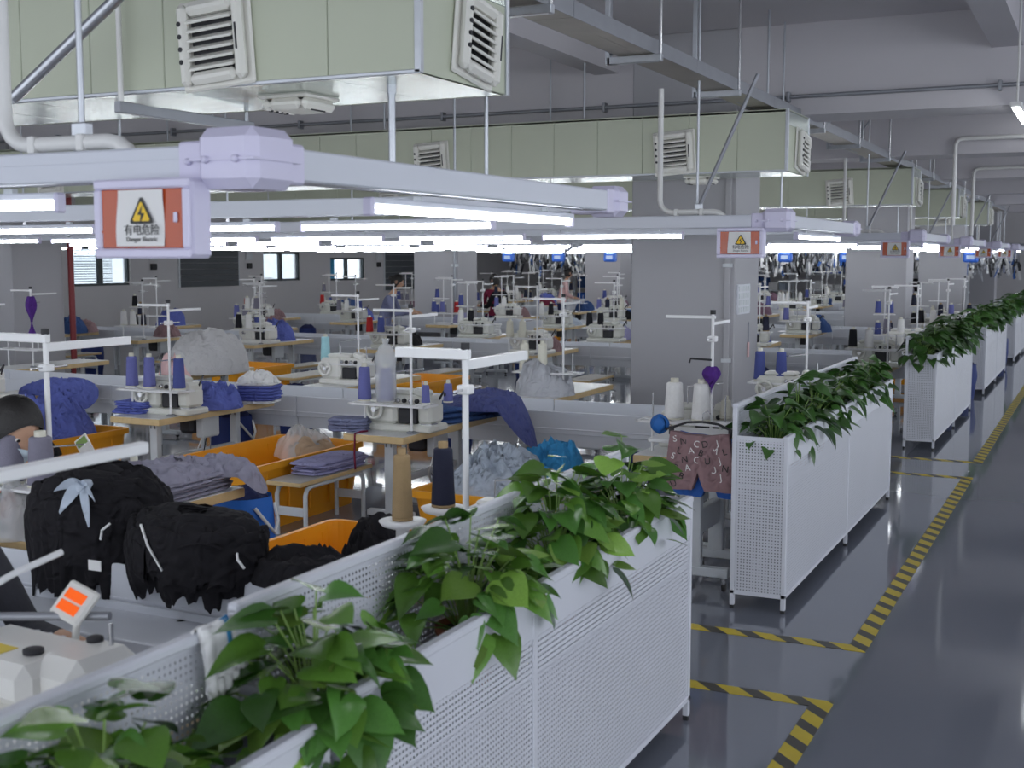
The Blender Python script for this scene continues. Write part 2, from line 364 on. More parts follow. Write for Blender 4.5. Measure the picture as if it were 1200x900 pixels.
pothos((PX-.02, 4.14, .745), 125, .30, .47, .112, 'tall pothos clump with pale variegated leaves')
pothos((PX+.01, 4.76, .745), 115, .28, .45, .118, 'pothos clump next to the hanging patterned shorts')
for k, y in enumerate((7.42, 7.95, 8.5, 9.1, 9.7, 10.3, 10.75)):
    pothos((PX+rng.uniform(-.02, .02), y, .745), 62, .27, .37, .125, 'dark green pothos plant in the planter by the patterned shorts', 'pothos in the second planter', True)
for pl, (a, b, n) in enumerate(((14.2, 17.8, 7), (20.2, 24.1, 7), (26.9, 30.8, 6), (33.5, 37.3, 6))):
    for k in range(n):
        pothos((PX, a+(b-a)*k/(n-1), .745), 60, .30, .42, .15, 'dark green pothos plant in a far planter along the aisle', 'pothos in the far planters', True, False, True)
# cotton glove over the back rail
t = thing('cotton_glove', 'white cotton work glove with blue cuff hung over planter rail', 'glove', (-1.968, 2.33, 1.20))
def glv(u, v):
    s_ = (v-.35)*.30; z = .012-.0*s_; x = 0
    if s_ < 0: x = -.012-.004*math.sin(u*9); zz = s_ + .012
    else: x = .0+s_; zz = 0
    if v > .35: x = .028+.02*math.sin((v-.35)*3)+.006*math.sin(u*12); zz = -(v-.35)*.25+.012
    else: x = -.02+(v/.35)*.045; zz = -(.35-v)*.18+.018+.004*math.sin(u*10)
    return (x, (u-.5)*.135*(1-.12*v), zz)
def thick(fn, nu, nv, th, mats, nm, par, axis=V(1, 0, .4)):
    mb = MB(); ax = axis.normalized()
    mb.grid(fn, nu, nv); mb.grid(lambda u, v: tuple(Vector(fn(u, v))+ax*th), nu, nv)
    e = [(0, lambda s_: (s_, 0)), (0, lambda s_: (s_, 1)), (0, lambda s_: (0, s_)), (0, lambda s_: (1, s_))]
    for _, g in e: mb.grid(lambda u, v, g=g: tuple(Vector(fn(*g(u)))+ax*th*v), 14, 1)
    return mb.build(nm, mats, par)
thick(glv, 12, 14, .012, CLOTH['white'], 'glove_body', t)
thick(lambda u, v: (lambda p: (p[0]+.013, p[1], p[2]+.003))(glv(.62+u*.16, .2+v*.45)), 4, 8, .003, CLOTH['sky'], 'blue_cuff_band', t)
for k in range(4):
    y = -.045+k*.028; MB().tube([(.055, y, -.12), (.058, y, -.155), (.055, y, -.18)], [.013, .014, .009], 8).build('finger', CLOTH['white'], t)
MB().tube([(.05, .055, -.08), (.055, .075, -.115), (.053, .08, -.13)], [.012, .013, .009], 8).build('thumb', CLOTH['white'], t)
# ================================================================== LIGHT TRUNKING
XE = -2.33
WARNY = mat('warning_yellow', (.85, .55, .02), .5); WARNK = mat('warning_black', (.02, .02, .02), .5); PAPER = mat('white_paper', (.80, .79, .78), .7)
REDP = mat('orange_red_cover', (.46, .065, .012), .25, 0, .08, 5)
def textmesh(txt, size, m, name='lettering', ext=.0006):
    c = bpy.data.curves.new(name, 'FONT'); c.body = txt; c.size = size; c.align_x = 'CENTER'; c.align_y = 'CENTER'; c.extrude = ext
    o = bpy.data.objects.new(name, c); COL.objects.link(o); dg = bpy.context.evaluated_depsgraph_get()
    me = bpy.data.meshes.new_from_object(o.evaluated_get(dg)); me.name = name; bpy.data.objects.remove(o)
    me.materials.clear(); me.materials.append(m); return me
ZHTXT = textmesh('有电危险', .034, WARNK); ENTXT = textmesh('Danger Electric', .019, WARNK)
def tri(mb, cx, cz, r, y, d=.0008):
    P = [(cx+r*math.sin(a), cz+r*math.cos(a)) for a in (0, 2*PI/3, 4*PI/3)]; Q = []
    for i in range(3):                                   # rounded corners
        a = P[i-1]; b = P[i]; c = P[(i+1) % 3]
        for q in (a, c): Q.append((b[0]+(q[0]-b[0])*.09, b[1]+(q[1]-b[1])*.09))
    n = len(Q); mb.add([(x, y, z) for x, z in Q]+[(x, y-d, z) for x, z in Q], [tuple(range(n)), tuple(range(n, 2*n))[::-1]]+[(i, (i+1) % n, n+(i+1) % n, n+i) for i in range(n)])
def elbox(loc, lab, tilt=0):
    t = thing('electrical_box', lab, 'electrical box', loc)
    MB().box(-.185, .185, -.01, .085, 0, .235, .012).build('housing', LILAC, t)
    for z in (.0, .205): MB().box(-.185, .185, -.022, -.009, z, z+.03, .006).build('door_frame', LILAC, t)
    for x in (-.185, .155): MB().box(x, x+.03, -.0215, -.0095, .03, .205, .005).build('door_frame', LILAC, t)
    MB().box(-.156, .156, -.016, -.009, .03, .205, .003).build('tinted_cover', REDP, t)
    MB().box(-.156, .156, -.0175, -.0155, .075, .083).build('cover_ridge', REDP, t); MB().box(.125, .14, -.024, -.016, .105, .135, .003).build('latch', LILAC, t)
    pp = thing('notice', None, None); pp.parent = t; bpy.data.objects.remove(pp)
    pw = .088
    def sh(u, v): return (-pw+2*pw*u-.008*(1-v)*(1-u), -.0185-.004*math.sin(u*PI)-.003*math.sin(v*5+u*3)-.002, .036+.166*v)
    pa = thick(sh, 8, 8, .0012, PAPER, 'notice', t, V(0, 1, 0))
    mb = MB(); tri(mb, .01, .13, .056, -.0275); mb.build('triangle_border', WARNK, pa)
    mb = MB(); tri(mb, .01, .13, .041, -.0285); mb.build('triangle_fill', WARNY, pa)
    mb = MB(); y = -.0297
    for a in (((.016, .158), (-.004, .128), (.010, .128)), ((.010, .133), (.024, .133), (.004, .100))):
        mb.add([(x, y, z) for x, z in a]+[(x, y+.0007, z) for x, z in a], [(0, 1, 2), (5, 4, 3), (0, 3, 4, 1), (1, 4, 5, 2), (2, 5, 3, 0)])
    mb.build('lightning_bolt', WARNK, pa)
    place('lettering', ZHTXT, pa, (.01, -.0285, .082), (PI/2, 0, 0)); place('lettering', ENTXT, pa, (.01, -.0285, .056), (PI/2, 0, 0))
    return t
def beam(mb, x0, x1, y0, y1, z0, z1):
    mb.box(x0, x1, y0, y1, z0, z1, .006)
def tubeproto():
    t = thing('tube_light', 'x', 'tube light', (0, 0, 0))       # along local X, origin at the centre of the fitting
    MB().box(-.62, .62, -.022, .022, .005, .03, .005).build('batten', TRUNK, t)
    MB().tube([(-.61, 0, -.010), (.61, 0, -.010)], .0155, 10).build('tube', TUBE, t)
    for x in (-.63, .61): MB().box(x, x+.02, -.022, .022, -.036, .03, .006).build('end_cap', LILAC, t)
    for x in (-.4, .4): MB().box(x-.02, x+.02, -.012, .012, .03, .046).build('bracket', LEGM, t)
    return t
TP = None
def tubelight(x, y, z, rz, lab, grp, sx=1):
    global TP
    if TP is None: TP = tubeproto(); o = TP; o.location = (x, y, z); o.rotation_euler = (0, 0, rz); o['label'] = lab; o['group'] = grp
    else: o = dup(TP, (x, y, z), rz, lab, grp)
    o.scale = (sx, 1, 1); return o
NUMS = ['first', 'second', 'third', 'fourth', 'fifth', 'sixth']
for k, A in enumerate(ROWA):
    B = A+2.95; zt0, zt1 = 2.335, 2.435
    xl = -16.5 if k < 1 else -19
    t = thing('light_trunking', 'grey light trunking frame hung over the %s sewing row from the glove' % NUMS[k], 'trunking', (XE, A, zt0))
    for nm, y in (('front_bar', A), ('rear_bar', B)):
        x = XE-.12; 
        while x > xl:
            x2 = max(x-3.0, xl); mb = MB(); mb.box(x2+.003, x-.003, -.06+y-A, .06+y-A, 0, .1, .006); mb.box(x2+.003, x-.003, -.064+y-A, .064+y-A, .06, .066); o = mb.build(nm, TRUNK, t); o.location = (-XE, 0, 0); x = x2
    MB().box(-.06, .06, .12, B-A-.1, .0, .1, .006).build('side_bar', TRUNK, t)
    for y, s_ in ((0, 1), (B-A, .8)):
        mb = MB(); mb.box(-.11*s_, .11*s_, y-.11*s_, y+.11*s_, -.035*s_, .06+.085*s_, .03); j = mb.build('junction_box', LILAC, t)
        MB().box(-.115*s_-.09, .0, y-.068, y+.068, -.012, .112, .008).build('collar', LILAC, j)
        if y == 0: MB().box(-.068, .068, y, y+.115*s_+.09, -.012, .112, .008).build('collar', LILAC, j)
        else: MB().box(-.068, .068, y-.115*s_-.07, y, -.012, .112, .008).build('collar', LILAC, j)
        MB().box(-.115*s_-.004, .115*s_+.004, y-.115*s_-.004, y+.115*s_+.004, .047, .054).build('seam', LILAC, j)
        for dx in (-.16, -.06, .05): MB().lathe([(.011, 0), (.011, .012), (.006, .016)], n=8, M=Matrix.Rotation(PI/2, 3, 'X'), c=(dx*s_, y-.112*s_ if dx > -.1 else y-.068, .05)).build('screw', LILAC, j)
    elbox((-2.595, A-.147, 2.098), 'lilac electrical box with torn danger notice and orange cover, %s from the glove' % NUMS[k])
    g = 'tube lights under the %s light frame' % NUMS[k]; lab = 'lit white tube light under the %s light frame from the glove' % NUMS[k]
    for i in range(10 if k < 1 else 11):
        tubelight(-3.74-1.42*i, A+.03, 2.283, 0, lab, g)
        if not (k == 1 and i in (0, 1, 7)): tubelight(-3.61-1.42*i, B, 2.283, 0, lab, g)
    tubelight(XE-.03, A+1.62, 2.283, PI/2, 'lit white tube light under the side bar of the %s light frame' % NUMS[k], None, 1.45)
    # white conduit lying on the front bar, rising to the ceiling
    cz = 2.455
    pts = [V(-3.30, A-.02, 3.45), V(-3.30, A-.02, cz+.14)]+[V(-3.30+.1*(1-math.cos(a)), A-.02, cz+.11-.1*math.sin(a)) for a in (0, .4, .8, 1.2, PI/2)]+[V(-2.85, A-.02, cz+.01)]+[V(-2.85+.11*math.sin(a), A-.02, cz+.01-.11*(1-math.cos(a))) for a in (.4, .8, 1.1)]
    t = thing('conduit', 'white plastic conduit rising from the %s light frame' % NUMS[k], 'conduit', (0, 0, 0))
    MB().tube(pts, .022 if k else .025, 10).build('pipe', PVC, t)
    for x in (-3.16, -2.95): MB().box(x-.014, x+.014, A-.05, A+.01, 2.435, 2.49, .004).build('clip', PVC, t)
    # suspension rods
    for i, (x, y) in enumerate(((-3.0, A+.02), (-3.03, B), (-5.2, A), (-5.6, B), (-7.7, A), (-8.2, B), (-10.4, A), (-11, B), (-13, A), (-13.6, B))):
        t = thing('suspension_rod', 'thin steel rod carrying the %s light frame from the ceiling' % NUMS[k], 'rod', (x, y, 2.435), 0, 'suspension rods of the %s light frame' % NUMS[k])
        MB().tube([(0, 0, 0), (0, 0, 2.02)], .011, 6).build('rod', GALV, t); MB().tube([(0, 0, 0), (0, 0, .05)], .022, 8).build('socket', STEEL, t)
    t = thing('brace', 'diagonal steel brace above the %s light frame' % NUMS[k], 'brace', (0, 0, 0))
    MB().tube([(-2.98, A, 2.5), (-2.72+.2, A, 3.52)] if k else [(-4.75, 4.35, 2.86), (-3.76, 4.35, 3.46)], .016 if k else .028, 8).build('bar', GREYM if k else GALV, t)
    MB().box(-3.01, -2.95, A-.02, A+.02, 2.44, 2.53, .005).build('clamp', GALV, t)
# ================================================================== AIR DUCTS
def diffuser(par, M, w=.42):
    """square louvred outlet, local x across, y out of the face (negative = outwards), z up"""
    def B(*a, b=.01): return MB().box(*a, b, M)
    h = w/2
    f = B(-h, h, -.02, .0, -h, h).build('diffuser', VENT, par)
    i = h*.62; e = h*.9
    for (x0, x1, z0, z1) in ((-e, -i, -e, e), (i, e, -e, e), (-i, i, i, e), (-i, i, -e, -i)): B(x0, x1, -.075, -.02, z0, z1, b=.02).build('bezel', VENT, f)
    B(-i, i, -.024, -.020, -i, i, b=0).build('opening', DARK, f)
    n = 6
    for k in range(n):
        z = -i+(k+.5)*2*i/n
        Mk = M @ Matrix.Translation((0, -.05, z)) @ Matrix.Rotation(.5, 4, 'X')
        MB().box(-i, i, -.026, .026, -.007, .007, .003, Mk).build('louvre', VENT, f)
    for z in (i*.75, i*.3, -i*.15, -i*.6): MB().tube([M @ V(-h*.78, -.078, z), M @ V(-h*.78, -.07, z)], .012, 8).build('hole', DARK, f)
    B(h*.74, h*.79, -.079, -.07, -.06, .06, b=.002).build('slot', DARK, f)
    return f
XD = -2.72
for k, y0 in enumerate(DUCTY):
    y1 = y0+.87; z0, z1 = 2.9, 3.46
    t = thing('air_duct', 'pale green air duct with louvred outlets above the %s sewing row from the glove' % NUMS[k], 'air duct', (XD, y0, z0))
    def b_(*a, **q): return MB().box(*a, **q)
    xl = -20
    x = 0.0; w = .47 if k < 2 else .94; i = 0
    while XD+x > (-15 if k < 2 else -19):
        MB().box(x-w+.0015, x-.0015, 0, .03, 0, z1-z0, .004).build('duct_panel', DUCT, t)
        if k < 3: MB().box(x-w+.002, x-.002, .03, .84, 0, .022, .003).build('bottom_plate', FOIL, t)
        x -= w; i += 1
    if k >= 3: MB().box(x, 0, .03, .84, 0, .022).build('bottom_plate', FOIL, t)
    MB().box(x, -.03, .84, .87, 0, z1-z0).build('rear_skin', DUCT, t); MB().box(x, 0, .0, .87, z1-z0-.02, z1-z0+.004).build('top_plate', DUCT, t)
    MB().box(-.03, 0, .03, .87, 0, z1-z0, .004).build('end_panel', DUCT, t)
    MB().box(-.035, .004, .04, .86, z1-z0-.14, z1-z0-.01, .003).build('foil_patch', FOIL, t)
    for yy in (.0, .85): MB().box(-.02, .012, yy-.006, yy+.026, -.004, z1-z0+.006, .003).build('corner_trim', GALV, t)
    MB().box(x, .01, -.006, .02, -.006, .012, .003).build('corner_trim', GALV, t)
    for xx in (-1.08, -3.75, -6.5, -9.2):
        if xx > x+1: diffuser(t, Matrix.Translation((xx, -.001, .20)) @ Matrix.Rotation(-.07, 4, 'Y'))
    diffuser(t, Matrix.Translation((.001, .50, .21)) @ Matrix.Rotation(PI/2, 4, 'Z') @ Matrix.Rotation(.14, 4, 'Y'), .40)
    if k < 2: diffuser(t, Matrix.Translation((-.95, .45, -.001)) @ Matrix.Rotation(PI/2, 4, 'X') @ Matrix.Scale(-1, 4, (0, 1, 0)) @ Matrix.Scale(-1, 4, (0, 1, 0)), .3)
    # hangers under and over the duct
    for xx in (-.3, -2.2, -4.6, -7.0):
        MB().tube([(xx, .43, z1-z0), (xx, .43, 4.45-z0)], .012, 6).build('hanger_rod', GALV, t)
# bracket beams under the first duct
t = thing('support_channel', 'dark steel channel slung under the first air duct', 'bracket', (-4.36, 4.62, 2.80))
MB().box(-.02, .02, 0, 1.05, 0, .055, .004).build('channel', GREYM, t); MB().tube([(0, .03, .05), (0, .03, 1.3)], .014, 8).build('rod', PVC, t); MB().tube([(0, 1.0, .05), (0, 1.0, 1.65)], .012, 6).build('rod', GALV, t)
t = thing('suspension_rod', 'bright steel rod between the first duct and its light frame', 'rod', (-3.04, 5.0, 2.2)); MB().tube([(0, 0, .23), (0, 0, .7)], .017, 8).build('rod', GALV, t); MB().tube([(0, 0, .66), (0, 0, .7)], .022, 8).build('collar', GALV, t); MB().box(-.06, .66, -.02, .02, .21, .235).build('cross_strap', GALV, t)
# ================================================================== CABLE TRAY along the aisle, over the ducts
t = thing('cable_tray', 'long galvanised cable tray running along the aisle above the ducts', 'cable tray', (-3.02, 2.0, 3.50))
TAN = mat('tan_underside', (.36, .33, .29), .5, .3, .2, 4)
for i in range(16):
    a = i*2.4; b = a+2.395
    MB().box(-.13, .13, a, b, 0, .006).build('tray_base', TAN, t); MB().box(-.136, -.13, a, b, 0, .1).build('side_rail', GREYM, t); MB().box(.13, .136, a, b, 0, .1).build('side_rail', GREYM, t)
for j, (x, r, m_) in enumerate(((-.09, .028, GREYM), (-.03, .02, BLACK), (.04, .03, TAN), (.095, .024, GREYM))):
    MB().tube([(x+.012*math.sin(i*.9+j), i*.6, .035+.012*math.sin(i*.7+j*2)) for i in range(65)], r, 6).build('cable', m_, t)
for i, y in enumerate((6.35, 8.2, 10.2, 13.6, 15.7, 18.0, 20.6, 22.8, 25.2, 28, 31, 34)):
    t = thing('tray_hanger', 'galvanised strut hanger holding up the long cable tray', 'bracket', (-3.02, y, 3.44), 0, 'cable tray hangers')
    MB().box(-.2, .2, -.025, .025, 0, .05, .004).build('cross_channel', GALV, t)
    MB().box(-.215, -.175, -.025, .025, 0, .64 if y in () else 1.0, .004).build('strut', GALV, t); MB().tube([(.185, 0, 0), (.185, 0, 1.0)], .013, 8).build('rod', STEEL, t)
    if i % 2: MB().tube([(-.19, 0, .45), (.18, 0, .98)], .014, 6).build('brace', GREYM, t)
# pipes on the beams
for i, (y, z, x0, x1, lab) in enumerate(((12.64, 3.72, -20, 8, 'thin steel pipe clipped along the first concrete beam'), (18.34, 3.75, -2.0, 8, 'white pipe clipped along the second concrete beam'), (24.14, 3.72, -2.3, 8, 'white pipe clipped along the third concrete beam'))):
    t = thing('wall_pipe', lab, 'pipe', (0, y, z))
    pts = [(x0, 0, 0), (x1, 0, 0)]
    if i: pts = [(x0, 0, -1.2), (x0, 0, -.08), (x0+.03, 0, -.02), (x0+.09, 0, 0), (x1, 0, 0)]
    MB().tube(pts, .02 if i == 0 else .03, 8).build('pipe', GREYM if i == 0 else PVC, t)
    for x in range(int(x0)+1, 8, 2): MB().box(x-.015, x+.015, -.03, .06, -.05, .05, .004).build('clip', GREYM, t)
# aisle lamps on the ceiling
for i, (x, y) in enumerate(((-.35, 5.0), (-1.05, 8.2), (-.80, 12.45), (-.7, 17.5), (-.7, 22.5), (-.7, 27.5), (-.7, 32.5))):
    t = thing('ceiling_lamp', 'white tube lamp hung above the aisle', 'ceiling lamp', (x, y, 3.42 if i == 2 else 3.9), 0, 'tube lamps above the aisle')
    MB().box(-.05, .05, -.62, .62, .0, .05, .01).build('housing', PVC, t); MB().tube([(0, -.6, -.02), (0, .6, -.02)], .02, 10).build('tube', TUBE, t)
    for yy in (-.45, .45): MB().tube([(0, yy, .05), (0, yy, .55 if i != 2 else 1.0)], .012, 6).build('hanger_rod', PVC, t)
# ================================================================== SEWING ROWS: troughs
def ruffle(p, s=1.0, o=4): return noise.fractal(p*s, 1.0, 2.0, o)
for k, T in enumerate(ROWT):
    x1, x0 = -2.32, (-9.5 if k == 0 else -18.6)
    t = thing('work_trough', 'long white board trough between the tables of the %s sewing row from the glove' % NUMS[k], 'trough', (0, T, 0))
    x = x1
    while x > x0+.1:
        a = max(x-2.4, x0)
        for s_ in (-1, 1):
            y = .41*s_; MB().box(a+.003, x-.003, y-.009, y+.009, .55, .75, .004).build('side_board', TROUGHM, t)
            MB().box(a+.003, x-.003, y-.012+.0*s_, y+.012, .588, .602, .003).build('ledge_strip', WHITE, t)
            MB().box(a+.003, x-.003, y-.02*s_-.006, y-.02*s_+.006, .44, .585, .003).build('apron', TROUGHM, t)
            for xx in (x-.05, a+1.2): MB().box(xx-.02, xx+.02, y-.035*s_-.02, y-.035*s_+.02, 0, .55, .003).build('leg', LEGM, t)
        MB().box(a+.003, x-.003, -.40, .40, .535, .55).build('base_board', TROUGHM, t)
        x = a
# ------------------------------------------------------------------ protos: table, machine, stand, cone
def make_table():
    t = thing('sewing_table', 'x', 'table')
    MB().box(-.475, .475, -.81, .81, .668, .722, .006).build('edge_band', WOOD, t)
    MB().box(-.468, .468, -.803, .803, .7225, .727, .002).build('tabletop', LAM, t)
    for y in (-.55, .55):
        l = MB().box(-.07, .07, y-.03, y+.03, .07, .685, .006).build('leg', LEGM, t)
        for xx in (-.04, .04): MB().box(xx-.006, xx+.006, y-.033, y-.029, .60, .64).build('slot', DARK, l)
        MB().box(-.36, .36, y-.035, y+.035, .035, .085, .008).build('foot_bar', LEGM, t)
        for xx in (-.32, .32): MB().lathe([(.03, -.012), (.034, 0), (.03, .012)], n=10, M=Matrix.Rotation(PI/2, 3, 'X'), c=(xx, y, .034)).build('caster', BLACK, t)
    MB().box(-.025, .025, -.52, .52, .28, .34, .004).build('crossbar', LEGM, t)
    MB().box(-.18, .12, -.2, .12, .12, .15, .01, Matrix.Rotation(.25, 4, 'X')).build('treadle', GREYM, t)
    mo = MB().box(-.15, .1, -.15, .1, .50, .66, .03).build('motor', DARK, t); MB().tube([(-.02, .1, .58), (-.02, .18, .58)], .05, 12).build('pulley', GREYM, mo)
    MB().box(.12, .26, -.1, .14, .46, .67, .015).build('control_box', LEGM, t)
    for i in range(3): MB().tube([(.2, -.05+i*.05, .5), (.25, -.2+.1*i, .33-.03*i), (.1, .05*i, .22+.04*i), (-.03, .1, .3)], .007, 5).build('cable', [PVC, DARK, GREYM][i], t)
    return t
def make_machine(m, nm='sewing_machine'):
    t = thing(nm, 'x', 'sewing machine')
    MB().box(-.26, .26, -.13, .13, 0, .05, .012).build('bed', m, t)
    bd = MB(); bd.box(-.25, -.02, -.12, .12, .05, .25, .025); bd.box(-.08, .24, -.09, .1, .17, .25, .025); o = bd.build('body', m, t)
    MB().box(.14, .25, -.1, .09, .06, .2, .02).build('head', m, t)
    MB().box(-.2, .06, -.07, .08, .25, .285, .015).build('top_cover', m, t)
    w = MB().tube([V(-.175+.062*math.cos(a*PI/9), -.145, .15+.062*math.sin(a*PI/9)) for a in range(18)], .013, 6, closed=True).build('handwheel', m, t)
    for a in range(3):
        an = a*2*PI/3+.4; MB().tube([(-.175, -.145, .15), (-.175+.06*math.cos(an), -.145, .15+.06*math.sin(an))], .011, 5).build('spoke', m, w)
    MB().tube([(-.175, -.155, .15), (-.175, -.11, .15)], .02, 10).build('hub', STEEL, w)
    MB().box(-.02, .13, -.085, -.05, .055, .16, .006).build('throat_plate', DARK, t)
    for i in range(4): MB().lathe([(.016, 0), (.016, .02), (.008, .026)], n=10, M=Matrix.Rotation(PI/2, 3, 'X'), c=(-.01+i*.05, -.088, .215)).build('tension_knob', DARK if i % 2 else STEEL, t)
    for x in (.17, .205): MB().tube([(x, -.02, .06), (x, -.02, .02)], .007, 6).build('needle_bar', STEEL, t)
    MB().box(.15, .24, -.07, .01, .05, .058).build('needle_plate', STEEL, t)
    MB().tube([(-.1, 0, .28), (-.1, 0, .40), (.14, 0, .43)], .006, 6).build('thread_guide', STEEL, t)
    MB().box(.02, .12, -.09, .02, .28, .33, .01, Matrix.Rotation(.3, 4, 'Y')).build('guide_bracket', m, t)
    MB().tube([(.22, .05, .2), (.3, .02, .3), (.33, -.05, .26)], .008, 6).build('lamp_neck', DARK, t)
    return t
def make_stand(h=1.71, tray=True, al=.34, ar=.60, k=.5):
    t = thing('thread_stand', 'x', 'thread stand')      # pole at local origin, base on a table top
    z = h-.727
    MB().tube([(0, 0, 0), (0, 0, z)], .008+.007*k, 8).build('pole', WSTEEL, t); MB().tube([(0, 0, z), (0, 0, z+.03)], .02, 8).build('cap', DARK, t)
    MB().lathe([(.04, 0), (.04, .012), (.02, .02)], n=10).build('base', GREYM, t)
    MB().box(-al, .02, -.018*k, .018*k, z-.02-.022*k, z-.02+.022*k, .003).build('arm', WSTEEL, t); MB().box(-.014*k, .014*k, -.01, ar*(.4+.6*k), z-.065-.022*k, z-.065+.022*k, .003).build('arm', WSTEEL, t)
    MB().tube([(0, -.1, z-.17), (0, .14, z-.17)], .006, 6).build('thread_rod', STEEL, t)
    MB().box(-.03, .03, -.03, .03, z-.19, z-.15, .006).build('clamp', WSTEEL, t)
    if tray:
        tr = MB(); tr.box(-.52, .18, -.11, -.09, .215, .23); tr.box(-.52, .18, .09, .11, .215, .23); tr.box(-.52, -.5, -.11, .11, .215, .23); tr.box(.16, .18, -.11, .11, .215, .23); tr.box(-.5, .16, -.02, .02, .217, .227)
        o = tr.build('tray', WSTEEL, t)
        for x in (-.43, -.23, .1): MB().lathe([(.06, .228), (.06, .236), (.03, .238)], n=14, c=(x, 0, 0)).build('cone_plate', WSTEEL, o); MB().tube([(x, 0, .23), (x, 0, .42)], .006, 5).build('spindle', STEEL, o)
        MB().tube([(-.43, 0, 0.0), (-.43, 0, .22)], .01, 6).build('strut', WSTEEL, t)
    return t
CONEME = {}
def conemesh(y, r, h):
    k = (y, r, h)
    if k not in CONEME:
        pr = [(r*.92, .012)]; n = 12
        for i in range(n+1): pr.append((r*(1-.22*i/n), .014+(h-.05)*i/n))
        pr += [(r*.66, h-.03), (r*.3, h-.028)]
        mb = MB().lathe(pr, n=18)
        cb = MB().lathe([(r*.98, 0), (r*.98, .012), (r*.42, .013), (r*.42, h-.035), (r*.40, h), (r*.3, h)], n=16)
        CONEME[k] = (mb.mesh('yarn', YARN[y]), cb.mesh('cone_core', YARN['tan' if y in ('tan', 'navy') else 'cream']))
    return CONEME[k]
def cone(x, y, z, yarn, lab, grp=None, r=.055, h=.30):
    a, b = conemesh(yarn, r, h); t = thing('thread_cone', lab, 'thread cone', (x, y, z), 0, grp); place('yarn', a, t); place('cone_core', b, t); return t
# ------------------------------------------------------------------ cloth
def crumple(sx, sy, h, seed, n=34, amp=.35, fr=5.0, drape=None, flat=.5):
    """heap of soft garments: folded ridges over a dome, closed underneath"""
    o = V(seed*7.3, seed*3.1, seed*1.7); mb = MB()
    def fn(u, v):
        x = (u*2-1); y = (v*2-1); r = min(1, max(abs(x), abs(y))**1.0)
        k = math.sqrt(x*x+y*y); s_ = r/k if k > 1e-6 else 1; px, py = x*s_, y*s_          # square -> disc
        d = max(0, 1-r**2.6)**.6
        p = V(px*sx*fr, py*sy*fr, 0)+o
        w = V(noise.noise(p*.8), noise.noise(p*.8+V(9, 2, 4)), 0)*1.1
        rid = 1-abs(noise.noise((p+w)*1.0))*2.1; rid2 = 1-abs(noise.noise((p+w)*2.3+V(3, 3, 3)))*2
        z = h*d*(1-.75*amp+.75*amp*(.6*rid+.4*rid2)+.40*noise.noise(p*.35))+(.03+.10*h)*d*(1-abs(noise.noise((p+w*1.6)*1.9+V(4, 1, 2)))*2.4)+.016*d*(1-abs(noise.noise((p+w*1.5)*4.1))*2)
        e = 1+.10*noise.noise(p*1.1+V(0, 0, 5))
        X, Y, Z = px*sx*e+.05*w.y*d, py*sy*e+.05*w.x*d, max(.0, z)
        if drape: Z += drape(X, Y)
        return (X, Y, Z)
    mb.grid(fn, n, n)
    edge = []
    return mb
def folded(sx, sy, h, n, seed):
    rr = random.Random(seed); out = []; z = 0
    for i in range(n):
        hh = h/n; mb = MB(); ox, oy = rr.uniform(-.02, .02), rr.uniform(-.02, .02)
        N_ = 10; c = []
        def sec(v):
            return z+hh*.5
        def fn(u, v, top=True):
            return 0
        # rounded slab with soft wavy edges
        def ring(t, s_, zz, sd): return (math.copysign(abs(math.cos(t))**.35, math.cos(t))*sx*s_+ox+.008*noise.noise(V(t*2, sd, i)), math.copysign(abs(math.sin(t))**.35, math.sin(t))*sy*s_+oy+.008*noise.noise(V(t*2, sd+5, i)), zz+.006*noise.noise(V(t*1.5, i*1.3, seed)))
        M_ = 28; vs = []; fs = []
        prof = [(.90, 0.02), (1.0, .3), (1.01, .6), (.95, .95), (.5, 1.02), (.05, 1.03)]
        for s_, q in prof:
            for j in range(M_): vs.append(ring(2*PI*j/M_, s_, z+hh*q, seed))
        for a in range(len(prof)-1):
            for j in range(M_): fs.append((a*M_+j, a*M_+(j+1) % M_, (a+1)*M_+(j+1) % M_, (a+1)*M_+j))
        fs.append(tuple(range((len(prof)-1)*M_, len(prof)*M_))); fs.append(tuple(range(M_))[::-1])
        mb.add(vs, fs, True); out.append(mb); z += hh
    return out
def pile(name, mb, m, loc, rz, lab, cat='cloth pile', grp=None):
    o = mb.build(name, m); o.location = loc; o.rotation_euler = (0, 0, rz); return tag(o, lab, cat, grp)
def stack(name, sx, sy, h, n, seed, m, loc, rz, lab, cat='garment stack', ms=None):
    t = thing(name, lab, cat, loc, rz)
    for i, mb in enumerate(folded(sx, sy, h, n, seed)): mb.build('folded_garment', (ms[i] if ms and i < len(ms) and ms[i] else m), t)
    return t
